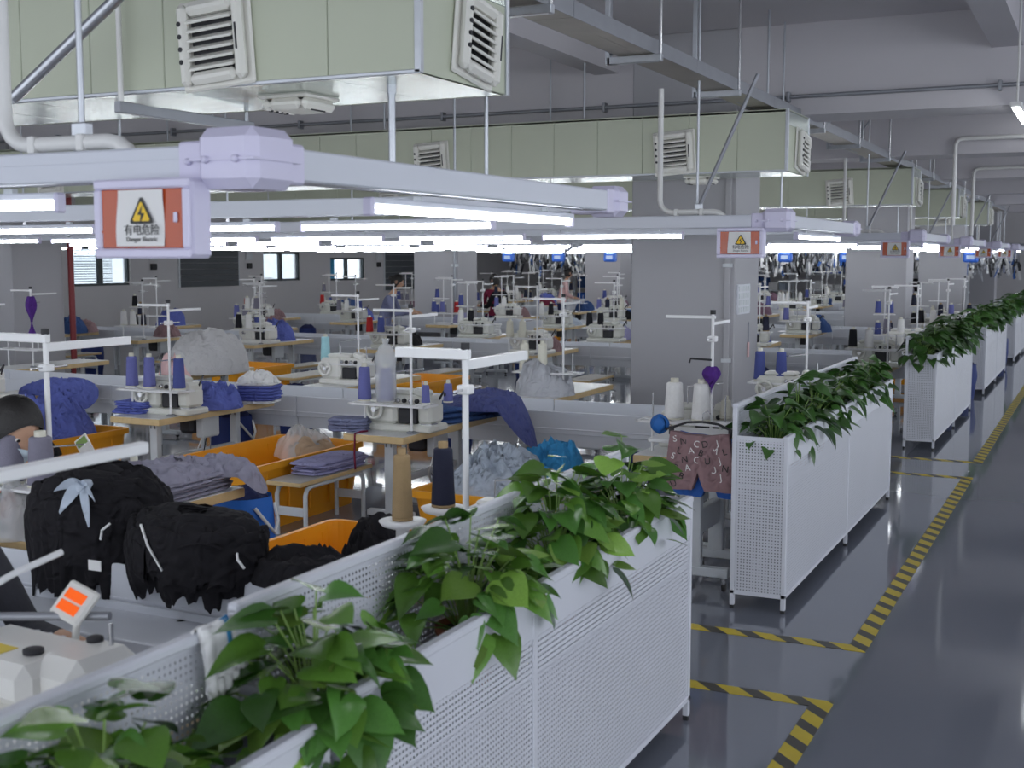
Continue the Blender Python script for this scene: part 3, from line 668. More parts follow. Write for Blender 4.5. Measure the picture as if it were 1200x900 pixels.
# ------------------------------------------------------------------ tubs and benches
def tub(loc, lx, ly, h, lab, rz=0, m=None):
    m = m or ORANGE; t = thing('storage_tub', lab, 'tub', loc, rz); mb = MB(); tp = .90; w = .012
    def ring(s_, z, q): 
        out = []
        for (cx, cy, a0) in ((1, 1, 0), (-1, 1, 1), (-1, -1, 2), (1, -1, 3)):
            for i in range(4):
                a = a0*PI/2+i*PI/6; R = .07; out.append((cx*(lx/2*s_-R-q)+R*math.cos(a), cy*(ly/2*s_-R-q)+R*math.sin(a), z))
        return out
    R = [ring(tp, 0, 0), ring(1, h, 0), ring(1, h, w), ring(tp, .015, w)]; n = 16; vs = sum(R, []); fs = []
    for a in range(3):
        for j in range(n): fs.append((a*n+j, a*n+(j+1) % n, (a+1)*n+(j+1) % n, (a+1)*n+j))
    fs += [tuple(range(n))[::-1], tuple(range(3*n, 4*n))]; mb.add(vs, fs, False); mb.build('shell', m, t)
    rb = MB(); o_ = ring(1, h, -.022); i_ = ring(1, h, -.001); o2 = ring(1, h-.05, -.022)
    vs = i_+o_+o2; rb.add(vs, [(a*n+j, a*n+(j+1) % n, (a+1)*n+(j+1) % n, (a+1)*n+j) for a in range(2) for j in range(n)]); rb.build('rim', m, t)
    for i in range(5):
        for s_ in (-1, 1):
            y = (-.36+.18*i)*ly; MB().box(s_*lx*.485-.010, s_*lx*.485+.010, y-.012, y+.012, .08, h-.05, .004, Matrix.Translation((0, 0, 0))).build('rib', m, t)
    return t
def bench(loc, lx, ly, h, lab, rz=0):
    t = thing('bench', lab, 'bench', loc, rz)
    MB().box(-lx/2, lx/2, -ly/2, ly/2, h-.035, h-.004, .005).build('edge_band', WOOD, t); MB().box(-lx/2+.006, lx/2-.006, -ly/2+.006, ly/2-.006, h-.0035, h, .001).build('seat', mat('grey_laminate', (.45, .43, .40), .4), t)
    for s_ in (-1, 1):
        x = s_*(lx/2-.03)
        pts = [(x, -ly/2+.10, 0), (x, -ly/2+.10, h-.12), (x, -ly/2+.125, h-.07), (x, -ly/2+.18, h-.055), (x, ly/2-.18, h-.055), (x, ly/2-.125, h-.07), (x, ly/2-.10, h-.12), (x, ly/2-.10, 0)]
        MB().tube(pts, .018, 8).build('leg_frame', LEGM, t)
    for y in (-ly/2+.10, ly/2-.10): MB().box(-lx/2+.03, lx/2-.03, y-.008, y+.008, h*.35, h*.35+.07, .003).build('stretcher', LEGM, t)
    return t
# ------------------------------------------------------------------ generic stations
def make_rack():
    t = thing('cone_rack', 'x', 'cone rack'); MB().tube([(0, .09, 0), (0, .09, .95)], .011, 6).build('pole', WSTEEL, t); MB().box(-.14, .14, -.09, .12, 0, .012, .003).build('base', WSTEEL, t)
    for z in (.19, .51): MB().box(-.16, .16, -.07, .08, z, z+.014, .003).build('shelf', WSTEEL, t)
    MB().box(-.2, .2, .075, .105, .92, .95, .003).build('guide_arm', WSTEEL, t)
    for x in (-.18, -.06, .06, .18): MB().tube([(x, .08, .92), (x, -.02, .90)], .005, 5).build('eyelet', STEEL, t)
    return t
RK = make_rack(); TB = make_table(); MA = make_machine(MACH); MW = make_machine(MACHW); ST = make_stand(); STN = make_stand(1.71, False, k=1.0)
USED = set()
def use(proto, loc, rz, lab, grp=None, sc=None):
    if proto not in USED:
        USED.add(proto); proto.location = loc; proto.rotation_euler = (0, 0, rz); proto['label'] = lab
        if grp: proto['group'] = grp
        if sc: proto.scale = (sc,)*3
        if proto not in KIDS: KIDS[proto] = [x for x in COL.objects if x.parent == proto]
        return proto
    o = dup(proto, loc, rz, lab, None, sc)
    if grp: o['group'] = grp
    elif 'group' in o: del o['group']
    return o
TZ = .7272
def xr(c): return -2.2-2.42*c
def station(r, side, c, name, cones=(), mach=None, stand=True, dx=0):
    """one work place: table, machine, thread stand and cones, named after `name`"""
    x = xr(c)+dx; yc = ROWT[r]+1.42*side
    use(TB, (x-.475, yc, 0), 0, 'white-topped sewing table with beech edge, '+name)
    if mach: use(mach, (x-.40, yc-.42, TZ), 0, 'boxy sewing machine with handwheel on the table '+name, None, 1.15)
    if stand: use(ST if stand is True else STN, (x-.25, yc-.60 if side < 0 else yc-.45, TZ), 0, 'white thread stand with L-shaped arms on the table '+name)
    yy = (yc-.60 if side < 0 else yc-.45)
    for i, q in enumerate(cones):
        cone(x-.25+(-.43, -.23, .1)[i], yy, TZ+.239, q, '%s thread cone on the stand tray %s' % ({'peri': 'periwinkle blue', 'navy': 'near-black'}.get(q, q), name), 'cones on the tray '+name)
    return x, yc
# ================================================================== PEOPLE
SKIN = mat('skin', (.56, .33, .22), .5, 0, .06, 8); HAIR = mat('black_hair', (.012, .010, .010), .55, 0, .3, 30, .4, 120); MASK = mat('pale_mask', (.62, .72, .80), .7)
EYEW = mat('eye_white', (.75, .73, .7), .3); EYED = mat('eye_dark', (.02, .012, .01), .2)
def headpt(a, e, off=0):
    """a = angle round the head from the face (+Y), e = elevation; returns local point, unit head 0.24 m tall"""
    ce, se = math.cos(e), math.sin(e); x = math.sin(a)*ce; y = math.cos(a)*ce; z = se
    X, Y, Z = .077*x, .095*y, .118*z
    if z < 0: X *= 1-.32*(-z)**1.3; Y *= 1-.12*(-z); 
    if z < -.1 and y > 0: Y += .012*(-z)                                   # chin
    if y > .85 and -.42 < z < .12: Y += .022*max(0, 1-abs(x)/.24)*max(0, 1-abs(z+.20)/.30)   # nose
    if y > .6 and .0 < z < .22: Y -= .006*max(0, 1-abs(abs(x)-.38)/.2)       # eye sockets
    if y > .8 and -.62 < z < -.46: Y += .004*max(0, 1-abs(x)/.4)              # lips
    n = V(x, y, z); return V(X, Y, Z)+n*off
def addhead(mb, M):
    nu, nv = 36, 24
    mb.mi = 0
    mb.grid(lambda u, v: M @ headpt(-PI+2*PI*u, -PI/2+PI*v), nu, nv)
    for s_ in (-1, 1):
        mb.mi = 0; c = V(.077*s_, -.005, .0)
        mb.grid(lambda u, v: M @ (c+V(s_*(.006+.008*math.sin(PI*v)), .02*math.cos(2*PI*u)*math.sin(PI*v), .033*math.cos(PI*v))+V(s_*.004, .018*math.sin(2*PI*u)*math.sin(PI*v), 0)), 10, 8)
        for mi, r, dy in ((3, .0125, 0), (4, .0075, .0075)):
            mb.mi = mi; c2 = headpt(s_*.40, .09)+V(0, -.006+dy, 0)
            mb.grid(lambda u, v: M @ (c2+r*V(math.cos(2*PI*u)*math.sin(PI*v)*1.15, math.sin(2*PI*u)*math.sin(PI*v), math.cos(PI*v)*.8)), 10, 6)
    mb.mi = 0
def skinmesh(verts, edges, rad):
    me = bpy.data.meshes.new('sk'); me.from_pydata(verts, edges, []); o = bpy.data.objects.new('sk', me); COL.objects.link(o)
    mo = o.modifiers.new('s', 'SKIN'); mo.use_smooth_shade = True; o.modifiers.new('d', 'SUBSURF').levels = 2
    for i, r in enumerate(rad): me.skin_vertices[0].data[i].radius = (r, r)
    me.skin_vertices[0].data[0].use_root = True
    r_ = bpy.data.meshes.new_from_object(o.evaluated_get(bpy.context.evaluated_depsgraph_get())); bpy.data.objects.remove(o)
    vs = [v.co.copy() for v in r_.vertices]; fs = [tuple(p.vertices) for p in r_.polygons]; bpy.data.meshes.remove(r_); return vs, fs
def person(lab, loc, rz, sc, top, legs, lean=.1, standing=False, mask=False, headyaw=0, headpitch=-.3, bun=True, hairm=None, hs=1.0, low=0):
    t = thing('person', lab, 'person', loc, rz)
    zp = .95 if standing else .47-low; L_ = lean
    pel = V(0, 0, zp); sp_ = V(0, L_*.4, zp+.25); ch = V(0, L_*.9, zp+.45); nk = V(0, L_*1.25, zp+.58); hb = V(0, L_*1.4+.01, zp+.66)
    vs = [pel, sp_, ch, nk, hb]; ed = [(0, 1), (1, 2), (2, 3), (3, 4)]; rd = [.13, .115, .125, .052, .05]
    def ad(p, r, par): vs.append(V(*p)); rd.append(r); ed.append((par, len(vs)-1)); return len(vs)-1
    for s_ in (-1, 1):
        sh = ad((.17*s_, ch.y, ch.z+.06), .062, 2)
        el = ad((.23*s_, ch.y+.12 if not standing else ch.y+.02, ch.z-.20), .048, sh)
        wr = ad((.14*s_, ch.y+.34, ch.z-.17) if not standing else (.2*s_, ch.y+.2, ch.z-.30), .032, el)
        w = vs[wr]; pm = ad((w.x-.01*s_, w.y+.07, w.z-.01), .032, wr)
        for f in range(4):
            b = ad((w.x+(-.03+.02*f)*s_, w.y+.115, w.z-.012), .011, pm); c = ad((w.x+(-.033+.021*f)*s_, w.y+.15-.006*abs(f-1), w.z-.03), .0095, b); ad((w.x+(-.033+.021*f)*s_, w.y+.165-.008*abs(f-1), w.z-.055), .008, c)
        b = ad((w.x-.045*s_, w.y+.07, w.z-.015), .012, pm); ad((w.x-.055*s_, w.y+.105, w.z-.03), .009, b)
        if standing:
            hp = ad((.09*s_, 0, zp-.06), .095, 0); kn = ad((.1*s_, .02, .5), .065, hp); an = ad((.1*s_, 0, .09), .042, kn); ad((.1*s_, .13, .045), .04, an)
        else:
            hp = ad((.10*s_, .05, zp-.01), .095, 0); kn = ad((.12*s_, .42, zp+.0), .068, hp); an = ad((.12*s_, .40, .09), .045, kn); ad((.12*s_, .54, .045), .042, an)
    bv, bf = skinmesh(vs, ed, rd); mb = MB(); base = len(mb.v)
    for f in bf:
        c = sum((bv[i] for i in f), V(0, 0, 0))/len(f); mb.f.append(f); mb.sm.append(True)
        hand = c.y > ch.y+(.33 if not standing else .19) and c.z > zp+.02 and not (standing and c.z < ch.z-.45)
        mb.m.append(0 if (c.z > nk.z-.02 or hand) else (2 if c.z < zp+.02 else 1))
    mb.v = [tuple(v) for v in bv]
    hc = hb+V(0, .035, .10*hs); M = Matrix.Translation(hc) @ Matrix.Rotation(headyaw, 4, 'Z') @ Matrix.Rotation(headpitch, 4, 'X') @ Matrix.Scale(hs, 4)
    addhead(mb, M)
    o = mb.build('body', [SKIN, top, legs, EYEW, EYED], t)
    hm = MB()
    def hp_(u, v):
        a = -PI+2*PI*u; e = -PI/2+PI*v; fr = max(0, math.cos(a)); lim = -.75+1.32*fr**.7*(1 if abs(a) < 1.6 else 0)
        e2 = lim+(PI/2-lim)*v; return M @ headpt(a, e2, .012+.008*(1-v)*(1-fr)+.003*math.sin(a*23))
    hm.grid(hp_, 44, 14)
    if bun: hm.lathe([(.005, -.035), (.03, -.022), (.038, 0), (.03, .022), (.005, .033)], n=12, c=M @ V(0, -.125, .03))
    hm.build('hair', hairm or HAIR, t)
    if mask:
        mk = MB(); mk.grid(lambda u, v: M @ headpt(-1.15+2.3*u, -1.0+.90*v, .012), 16, 8); mk.build('face_mask', MASK, t)
    t.scale = (sc,)*3; return t
person('woman with black hair and pale mask bent over the near sewing table', (-5.74, 4.58, 0), -PI/2-.12, 1.36, CLOTH['coral'], CLOTH['navy'], .36, False, True, -.1, -.42, True, None, 1.08, .34)
person('person in dark jacket seated at the white machine with orange display', (-3.72, 2.80, 0), -PI/2, 1.22, mat('dark_jacket', (.035, .035, .045), .85, 0, .1, 10, .3, 60), CLOTH['navy'], .16, False, True, 0, -.3, True, None, 1, .08)
person('far worker in pink top standing among the back rows', (-12.4, 28.5, 0), -1.0, 1.0, CLOTH['pink'], CLOTH['navy'], .1, True, False, .3)
person('far worker in maroon top seated among the back rows', (-14.1, 28.2, 0), .6, 1.25, CLOTH['maroon'], CLOTH['navy'], .15)
person('far worker in black top seated by the back rows', (-13.2, 26.9, 0), 1.4, 1.25, CLOTH['black'], CLOTH['navy'], .15)
person('far worker with black hair seated in front of the left wall windows', (-13.6, 21.9, 0), -1.2, 1.3, CLOTH['slate'], CLOTH['navy'], .15)
# ================================================================== ROW ONE (nearest)
YL = mat('yellow_sticker', (.8, .62, .05), .5); ORS = mat('orange_label', (.85, .17, .02), .5); CHK = 0
n1 = 'under the grey shirt stack'; n2 = 'with the tan and black cones'
use(TB, (-4.90, 5.06, 0), 0, 'narrow white-topped sewing table with beech edge, under the grey shirt stack').scale = (.58, 1, 1)
use(MW, (-4.88, 4.72, TZ), 0, 'white sewing machine behind the big grey cones', None, .95)
use(STN, (-4.87, 4.60, TZ), 0, 'white thread stand with L-shaped arms before the masked woman')
o = MB().box(-.30, .22, -.10, .10, 0, .016, .004).build('cone_shelf', WSTEEL); o.location = (-4.84, 4.40, TZ+.222); tag(o, 'white shelf carrying the two big grey cones', 'shelf')
for x in (-.25, .0): attach_ = MB().tube([(x, 0, -.222), (x, 0, 0)], .012, 6).build('shelf_leg', WSTEEL, o)
station(0, 1, 0, n2, (), None, 'n')
use(MW, (-2.50, 5.15, TZ), 0, 'white sewing machine half hidden behind the planter rail', None, .8)
o = MB().lathe([(.03, -.235), (.03, -.04), (.09, -.02), (.105, 0), (.05, .002)], n=18).build('cone_dish', WSTEEL); o.location = (-2.72, 4.53, .962); tag(o, 'white dish on a post under the tan cone', 'cone dish')
o = dup(o, (-2.70, 4.86, .962), None, 'white dish on a post under the blue-black cone')
use(TB, (-2.675, 2.22, 0), 0, 'white-topped sewing table under the machine with orange display')
for i, (x, y) in enumerate(((-4.74, 4.42), (-4.95, 4.42))): cone(x, y, TZ+.239, 'grey', 'big grey thread cone in front of the masked woman', 'big grey cones before the masked woman', .07, .28)
cone(-4.60, 4.60, TZ+.16, 'grey', 'small grey thread cone beside the pole of the near stand', None, .048, .2); cone(-4.66, 4.98, TZ+.12, 'grey', 'small grey thread cone between black bundle and grey shirts', None, .05, .2)
for (x, y, z) in ((-4.60, 4.60, .16), (-4.66, 4.98, .12)):
    o = tag(MB().lathe([(.055, 0), (.055, .02), (.03, .03), (.03, z-.02), (.055, z-.012), (.055, z-.0005)], n=12).build('cone_holder', WSTEEL), 'white cone holder carrying a small grey thread cone', 'cone holder', 'small cone holders by the masked woman'); o.location = (x, y, TZ)
# tan and dark cones with dish
cone(-2.72, 4.53, .966, 'tan', 'tall tan thread cone on white dish behind the planter', None, .047, .315); cone(-2.70, 4.86, .966, 'navy', 'tall blue-black thread cone behind the planter', None, .056, .30)
# bundles of black garments
def bundle(sx, sy, h, seed, n=72, k=34, hang=.22):
    """tied bundle of limp black garments: fine radial pleats that end in a ragged fringe"""
    mb = MB(); rr = random.Random(seed); L_ = [rr.uniform(.55, 1) for _ in range(k*2)]
    def fn(u, v):
        a = 2*PI*u; q = v
        pl = math.sin(a*k+2.2*math.sin(a*5+seed)+q*3)*.5+.5
        fz = noise.noise(V(math.cos(a)*2.2+seed, math.sin(a)*2.2, q*1.6))+.45*noise.noise(V(math.cos(a)*7+seed, math.sin(a)*7, q*5))
        r = (math.sin(min(1, q*1.25)*PI/2)**.8)*(1+.16*fz)*(1-.055*pl*q)
        z = h*(math.cos(min(1, q*1.15)*PI/2)**.75)*(1+.25*fz)+.012*pl*h/.3+.05*h/.3*(1-abs(noise.noise(V(math.cos(a)*q*4+seed, math.sin(a)*q*4, 2)))*2.2)*(1-q)
        if q > .72: z -= (q-.72)/.28*hang*(L_[int(u*k*2) % (k*2)])*(1+.4*fz); r *= 1-.10*(q-.72)/.28
        return (math.cos(a)*r*sx, math.sin(a)*r*sy, z)
    mb.grid(fn, n*2, 18); return mb
def attach(o, par):
    o.parent = par; o.matrix_parent_inverse = par.matrix_basis.inverted()
    for k in ('label', 'category', 'group'):
        if k in o: del o[k]
BU1 = pile('garment_bundle', bundle(.34, .28, .30, 3), CLOTH['black'], (-4.16, 4.22, .79), .2, 'big bundle of black garments tied with pale blue strips on the trough edge', 'garment bundle')
BU2 = pile('garment_bundle', bundle(.35, .23, .15, 8, hang=.16), CLOTH['black'], (-3.52, 4.13, .78), -.15, 'smaller bundle of black garments with paper tag beside the big bundle', 'garment bundle')
pile('garment_heap', crumple(.36, .2, .12, 11, 30), CLOTH['black'], (-2.98, 4.2, .745), -.2, 'black garment tail trailing along the trough edge', 'garment bundle')
def sleeves(par, sx, sy, h, n, seed, drop):
    r_ = random.Random(seed); mb = MB()
    for i in range(n):
        a = r_.uniform(0, 2*PI); q0 = r_.uniform(.05, .55); q1 = q0+r_.uniform(.3, .7); w = r_.uniform(.025, .05); ph = r_.uniform(0, 6); lf = r_.uniform(.008, .03); sw = r_.uniform(-.5, .5); dd = r_.uniform(.3, 1)*drop
        def fn(u, v):
            q = q0+(q1-q0)*u; aa = a+sw*u+(v-.5)*w*2/(max(q, .15)*(sx+sy)/2)*1.6
            rr_ = (math.sin(min(1, q*1.2)*PI/2)**.8)*1.02; z = h*(math.cos(min(1, q*1.1)*PI/2)**.75)*1.08-(max(0, q-.78))*dd*3.2
            b = lf*(1+.7*math.sin(u*7+ph)+.8*math.sin(v*PI))
            return (math.cos(aa)*rr_*sx*(1+b*1.2), math.sin(aa)*rr_*sy*(1+b*1.2), z+b*1.3)
        mb.grid(fn, 9, 4); mb.grid(lambda u, v: (lambda p: (p[0]*.95, p[1]*.95, p[2]-.012))(fn(u, v)), 9, 1)
    o = mb.build('limp_garments', CLOTH['black'], par); o['kind'] = 'stuff'
sleeves(BU1, .31, .26, .27, 130, 5, .18); sleeves(BU2, .34, .225, .15, 120, 6, .13)
t = MB().lathe([(.02, -.02), (.028, 0), (.02, .02)], n=8).build('fabric_bow', CLOTH['pale']); t.location = (-4.04, 4.02, 1.10); attach(t, BU1)
for a, l in ((.3, .13), (2.6, .13), (1.2, .08), (-.9, .14), (3.7, .10)):
    c, s_ = math.cos(a), math.sin(a)
    thick(lambda u, v: (c*l*u-s_*(v-.5)*.055*math.sin(PI*(.15+.8*u)), -.03-.05*u, s_*l*u*.8+c*(v-.5)*.06*math.sin(PI*(.15+.8*u))-.08*u*u), 10, 3, .004, CLOTH['pale'], 'strip', t, V(0, -1, .3))
for i, (p0, p1) in enumerate((((-3.66, 3.94, .97), (-3.5, 3.885, .80)), ((-3.86, 3.97, .95), (-3.9, 3.95, .88)), ((-3.20, 4.0, .88), (-3.14, 3.97, .83)))):
    o = MB().tube([p0, [(a+b)/2+(.0, -.02, .01)[j] for j, (a, b) in enumerate(zip(p0, p1))], p1], .006, 5).build('tie_cord', CLOTH['white']); attach(o, BU2)
o = MB().box(-.035, .035, -.002, .002, -.022, .022, 0).build('paper_tag', PAPER); o.location = (-3.82, 3.83, .80); attach(o, BU2)
# grey shirts
t = stack('shirt_stack', .24, .50, .12, 5, 4, CLOTH['grey'], (-4.87, 5.38, TZ), .04, 'stack of folded grey shirts on the near sewing table')
o = pile('grey_shirt', crumple(.24, .50, .07, 21, 40, .5), CLOTH['grey'], (-4.86, 5.36, TZ+.115), .05, 'crumpled grey shirt lying on top of the grey stack', 'shirt')
def drp(X, Y): return -1.6*max(0, X-.10)**1.2
o = pile('grey_shirt', crumple(.22, .18, .08, 23, 24, .4, 5, drp), CLOTH['grey'], (-4.70, 5.83, TZ+.09), .3, 'grey shirt drooping off the corner of the near sewing table', 'shirt')
# bag of scraps
pile('plastic_bag', crumple(.20, .17, .26, 31, 26, .5, 9), PLASTIC, (-4.86, 4.33, TZ), .4, 'cloudy plastic bag slumped below the big grey cones', 'bag')
t = thing('label_card', 'white card with orange print propped behind the near stand', 'card', (-4.9, 4.95, .96))
Mx = Matrix.Rotation(-.6, 4, 'Y'); MB().box(-.05, .05, -.004, .004, 0, .2, .002, Mx).build('card', PAPER, t); MB().box(-.03, .03, -.0055, -.004, .05, .1, 0, Mx).build('orange_print', ORS, t); MB().box(-.04, .04, -.0055, -.004, .15, .19, 0, Mx).build('green_print', STEMM, t); MB().tube([(0, .0, -.233), (0, 0, .01)], .008, 6).build('clip_rod', WSTEEL, t)
o = MB().tube([V(-.07+.07*math.cos(a*.7), .045*math.sin(a*.7), .008+.0015*a) for a in range(19)], .007, 6).build('black_tape_coil', CLOTH['black']); o.location = (-4.95, 4.36, TZ); tag(o, 'loose coil of black tape on the near table front edge', 'tape')
# near stand of the planter-side table, arm reaching over the trough
o = MB().box(-.018, .018, -.12, .62, -.015, .02, .005).build('stand_rail', WSTEEL); o.location = (-2.52, 2.12, 1.545); tag(o, 'white rail arm on a pole passing in front of the big grey cones', 'rail'); MB().tube([(0, -.12, TZ-1.545), (0, -.12, .03)], .014, 8).build('pole', WSTEEL, o)
o = MB().tube([(-.05, -.10, -.05), (0, 0, 0), (.02, .16, .03)], .010, 8).build('guide_rod', WSTEEL); o.location = (-2.72, 2.42, 1.22); tag(o, 'short white guide rod above the machine with orange display', 'rod')
# white machine with orange display
t = thing('sewing_machine', 'white sewing machine with orange display and yellow sticker', 'sewing machine', (-2.78, 2.60, TZ), -.08)
mb = MB(); mb.box(-.32, .20, -.20, .20, 0, .09, .02); mb.build('bed', MACHW, t)
mb = MB(); mb.box(-.34, .10, -.18, .13, .09, .22, .035); mb.build('arm', MACHW, t); MB().box(.02, .25, -.12, .15, .07, .235, .05).build('head', MACHW, t)
MB().box(-.20, -.08, -.12, -.05, .219, .222).build('yellow_sticker', YL, t)
for x, y, r in ((.0, -.06, .03), (.1, .08, .025)): MB().lathe([(r, 0), (r, .012), (r*.6, .016)], n=14, c=(x, y, .222 if x < .05 else .235)).build('knob', DARK, t)
MB().tube([(.17, .08, .235), (.17, .08, .30)], .007, 6).build('lever', STEEL, t)
for x in (-.26, -.2, -.14): MB().lathe([(.02, 0), (.024, .02), (.012, .05)], n=10, c=(x, .155, .14)).build('thread_knob', WHITE, t)
MB().tube([(-.5, .0, .24), (.03, .2, .27)], .014, 8).build('guide_bar', GREYM, t)
d = MB().box(-.075, .075, -.012, .012, -.06, .06, .008, Matrix.Translation((-.09, .17, .30)) @ Matrix.Rotation(-.7, 4, 'X') @ Matrix.Rotation(.2, 4, 'Y')).build('display', MACHW, t)
for z in (-.022, .018): MB().box(-.05, .045, -.0145, -.012, z-.016, z+.016, 0, Matrix.Translation((-.09, .17, .30)) @ Matrix.Rotation(-.7, 4, 'X') @ Matrix.Rotation(.2, 4, 'Y')).build('orange_screen', emit('orange_screen', (1, .13, .005), .45), d)
MB().tube([(-.09, .18, .28), (-.09, .15, .09)], .012, 6).build('display_post', MACHW, t)
# black garment over the table by the tan cone
pile('black_garment', crumple(.24, .40, .66, 41, 34, .25, 3.5), CLOTH['black'], (-3.36, 5.35, 0), .1, 'tall heap of black garments beside the table with tan cone', 'garment heap')
tub((-3.90, 5.72, 0), .66, 1.0, .50, 'orange tub on the floor behind the black bundles')
tub((-6.16, 8.12, 0), .86, 1.55, .53, 'large empty orange tub beside the bench')
tub((-8.62, 7.95, 0), .86, 1.5, .52, 'orange tub heaped with crumpled blue garments'); 
pile('garment_heap', crumple(.36, .56, .42, 51, 48, .55, 6), CLOTH['blue'], (-8.60, 8.10, .40), .1, 'crumpled blue garments heaped in orange tub', 'garment heap')
pile('garment_heap', crumple(.30, .30, .22, 52, 24, .4), CLOTH['black'], (-8.36, 7.62, .40), .2, 'black garments at the front of the blue heap', 'garment heap')
tub((-3.95, 8.22, 0), .92, 1.5, .45, 'orange tub heaped with pale and bright blue garments')
pile('garment_heap', crumple(.38, .50, .30, 61, 44, .6, 7), CLOTH['pale'], (-4.02, 8.05, .36), .1, 'pale grey-blue garments heaped in orange tub under the trough', 'garment heap')
pile('garment_heap', crumple(.28, .34, .36, 62, 36, .6, 8), CLOTH['sky'], (-3.80, 8.55, .36), .5, 'bright blue bundled garments beside the pale heap', 'garment heap')
bench((-5.50, 7.93, 0), .32, 1.0, .43, 'low bench with bent tube legs beside the large orange tub')
stack('garment_stack', .15, .36, .10, 4, 71, CLOTH['lilac'], (-5.50, 8.05, .43), 0, 'folded lilac-blue garments lying on the low bench')
pile('plastic_bag', crumple(.26, .28, .20, 73, 24, .5, 8), PLASTIC, (-6.12, 8.60, .42), 0, 'clear plastic bag of pieces in the large orange tub', 'bag')
pile('garment_heap', crumple(.2, .22, .14, 74, 20, .4), mat('cloth_tan', (.42, .30, .2), .9, 0, .1, 20, wrinkle=.8), (-6.0, 8.55, .41), 0, 'tan cloth pieces inside the clear plastic bag', 'cloth pile')
def bag(loc, r, h, m, lab, seed=0, handle=True):
    t = thing('cloth_sack', lab, 'sack', loc)
    mb = MB(); mb.grid(lambda u, v: (lambda a, q: (math.cos(a)*r*q*(1+.1*noise.noise(V(math.cos(a)*2, math.sin(a)*2, v*3+seed))), math.sin(a)*r*q*(1+.1*noise.noise(V(math.sin(a)*2, math.cos(a)*2, v*3+seed))), v*h))(2*PI*u, .86+.2*math.sin(v*PI*.8)), 24, 8); mb.lathe([(r*.85, 0), (r*.85, .004)], n=12); mb.build('sack', m, t)
    c = crumple(r*.95, r*.95, h*.25, seed+90, 16, .5); o = c.build('contents', CLOTH['navy'], t); o.location = (0, 0, h*.88)
    if handle: MB().tube([(r*.9, -.1, h*.9), (r*1.25, -.06, h*.72), (r*1.3, .0, h*.6), (r*1.22, .06, h*.72), (r*.9, .1, h*.9)], .012, 6).build('handle', PVC, t)
    return t
bag((-5.02, 6.35, 0), .19, .56, mat('bright_blue_sack', (.02, .16, .62), .6), 'bright blue sack on the floor behind the black bundles', 1)
# ================================================================== ROW TWO
RC = ('navy', 'blue', 'peri', 'grey', 'white', 'cream')
# near side
station(1, -1, 0, 'by the hanging shorts', (), None)
cone(-2.72, 8.26, TZ+.239, 'white', 'plump white thread cone above the hanging patterned shorts', 'white cones above the shorts', .072, .29); cone(-2.52, 8.26, TZ+.239, 'white', 'plump white thread cone above the hanging patterned shorts', 'white cones above the shorts', .072, .29)
cone(-2.40, 8.45, TZ+.239, 'cream', 'small cream cone beside the pole above the shorts', None, .045, .16)
use(MA, (-2.62, 8.60, TZ), 0, 'sewing machine below the two plump white cones', None, 1.1)
t = thing('knotted_scarf', 'purple cloth knotted on the stand pole above the shorts', 'cloth', (-2.45, 8.245, 1.35))
mb = MB(); mb.grid(lambda u, v: (.05*math.cos(2*PI*u)*(.6+.5*math.sin(v*5))*(1+.25*math.sin(u*25)), .05*math.sin(2*PI*u)*(.6+.5*math.sin(v*5)), -.17*v+.03*math.sin(u*12)*v), 24, 10); mb.build('scarf', CLOTH['purple'], t); MB().tube([(-.16, 0, .02), (-.15, 0, .05), (0, 0, .045)], .008, 6).build('hook', DARK, t)
station(1, -1, 1, 'holding two tall periwinkle cones', ('peri',), MA)
x = xr(1)
cone(x-.25-.23, ROWT[1]-1.42-.60, TZ+.239, 'peri', 'periwinkle thread cone wrapped in clear plastic bag', None, .06, .30); cone(x-.02, ROWT[1]-1.42-.42, TZ+.239, 'peri', 'small periwinkle cone on the tray beside the wrapped cone', 'small periwinkle cones', .04, .18); cone(x-.12, ROWT[1]-1.42-.60, TZ+.239, 'peri', 'small periwinkle cone on the tray beside the wrapped cone', 'small periwinkle cones', .035, .18)
o = MB().lathe([(.075, 0), (.085, .08), (.08, .28), (.09, .36), (.05, .44), (.02, .46), (.035, .50)], n=16).build('plastic_bag', PLASTIC); o.location = (x-.48, ROWT[1]-2.02, TZ+.24); tag(o, 'clear plastic bag pulled over a periwinkle cone', 'bag')
stack('cloth_stack', .16, .12, .10, 4, 81, CLOTH['slate'], (x-.80, 8.22, TZ), .3, 'slate grey folded cloth pieces on the table with periwinkle cones')
def drp3(X, Y): return -1.5*max(0, X-.20)**1.0
stack('garment_stack', .26, .50, .13, 3, 83, CLOTH['denim'], (x-.36, 9.30, TZ), -.2, 'folded blue garments beside the periwinkle cone table end')
pile('garment', crumple(.42, .38, .10, 84, 40, .5, 4.5, drp3), mat('cloth_indigo', (.07, .085, .25), .85, 0, .1, 20, wrinkle=.8), (x-.12, 9.35, TZ+.10), .12, 'indigo garment drooping off the end of the periwinkle cone table', 'garment')
o = MB().tube([(0, .1, .005), (.0, 0, .012), (-.02, -.05, .0), (-.02, -.06, -.16), (-.01, -.065, -.28)], .008, 6).build('red_ribbon', CLOTH['maroon']); o.location = (x-.62, 8.10, TZ); tag(o, 'red ribbon hanging off the table front edge', 'ribbon')
station(1, -1, 2, 'holding the two medium blue cones', ('peri', 'peri', 'blue'), MA)
x = xr(2)
stack('garment_stack', .17, .13, .11, 5, 91, CLOTH['blue'], (x-.72, 8.35, TZ), .2, 'neat stack of blue garments below the two medium blue cones')
stack('garment_stack', .19, .16, .20, 7, 92, CLOTH['blue'], (x-.20, 9.42, TZ), .3, 'tall stack of blue garments with white pieces on top', ms=[CLOTH['white'], None, None, None, None, None, CLOTH['white']])
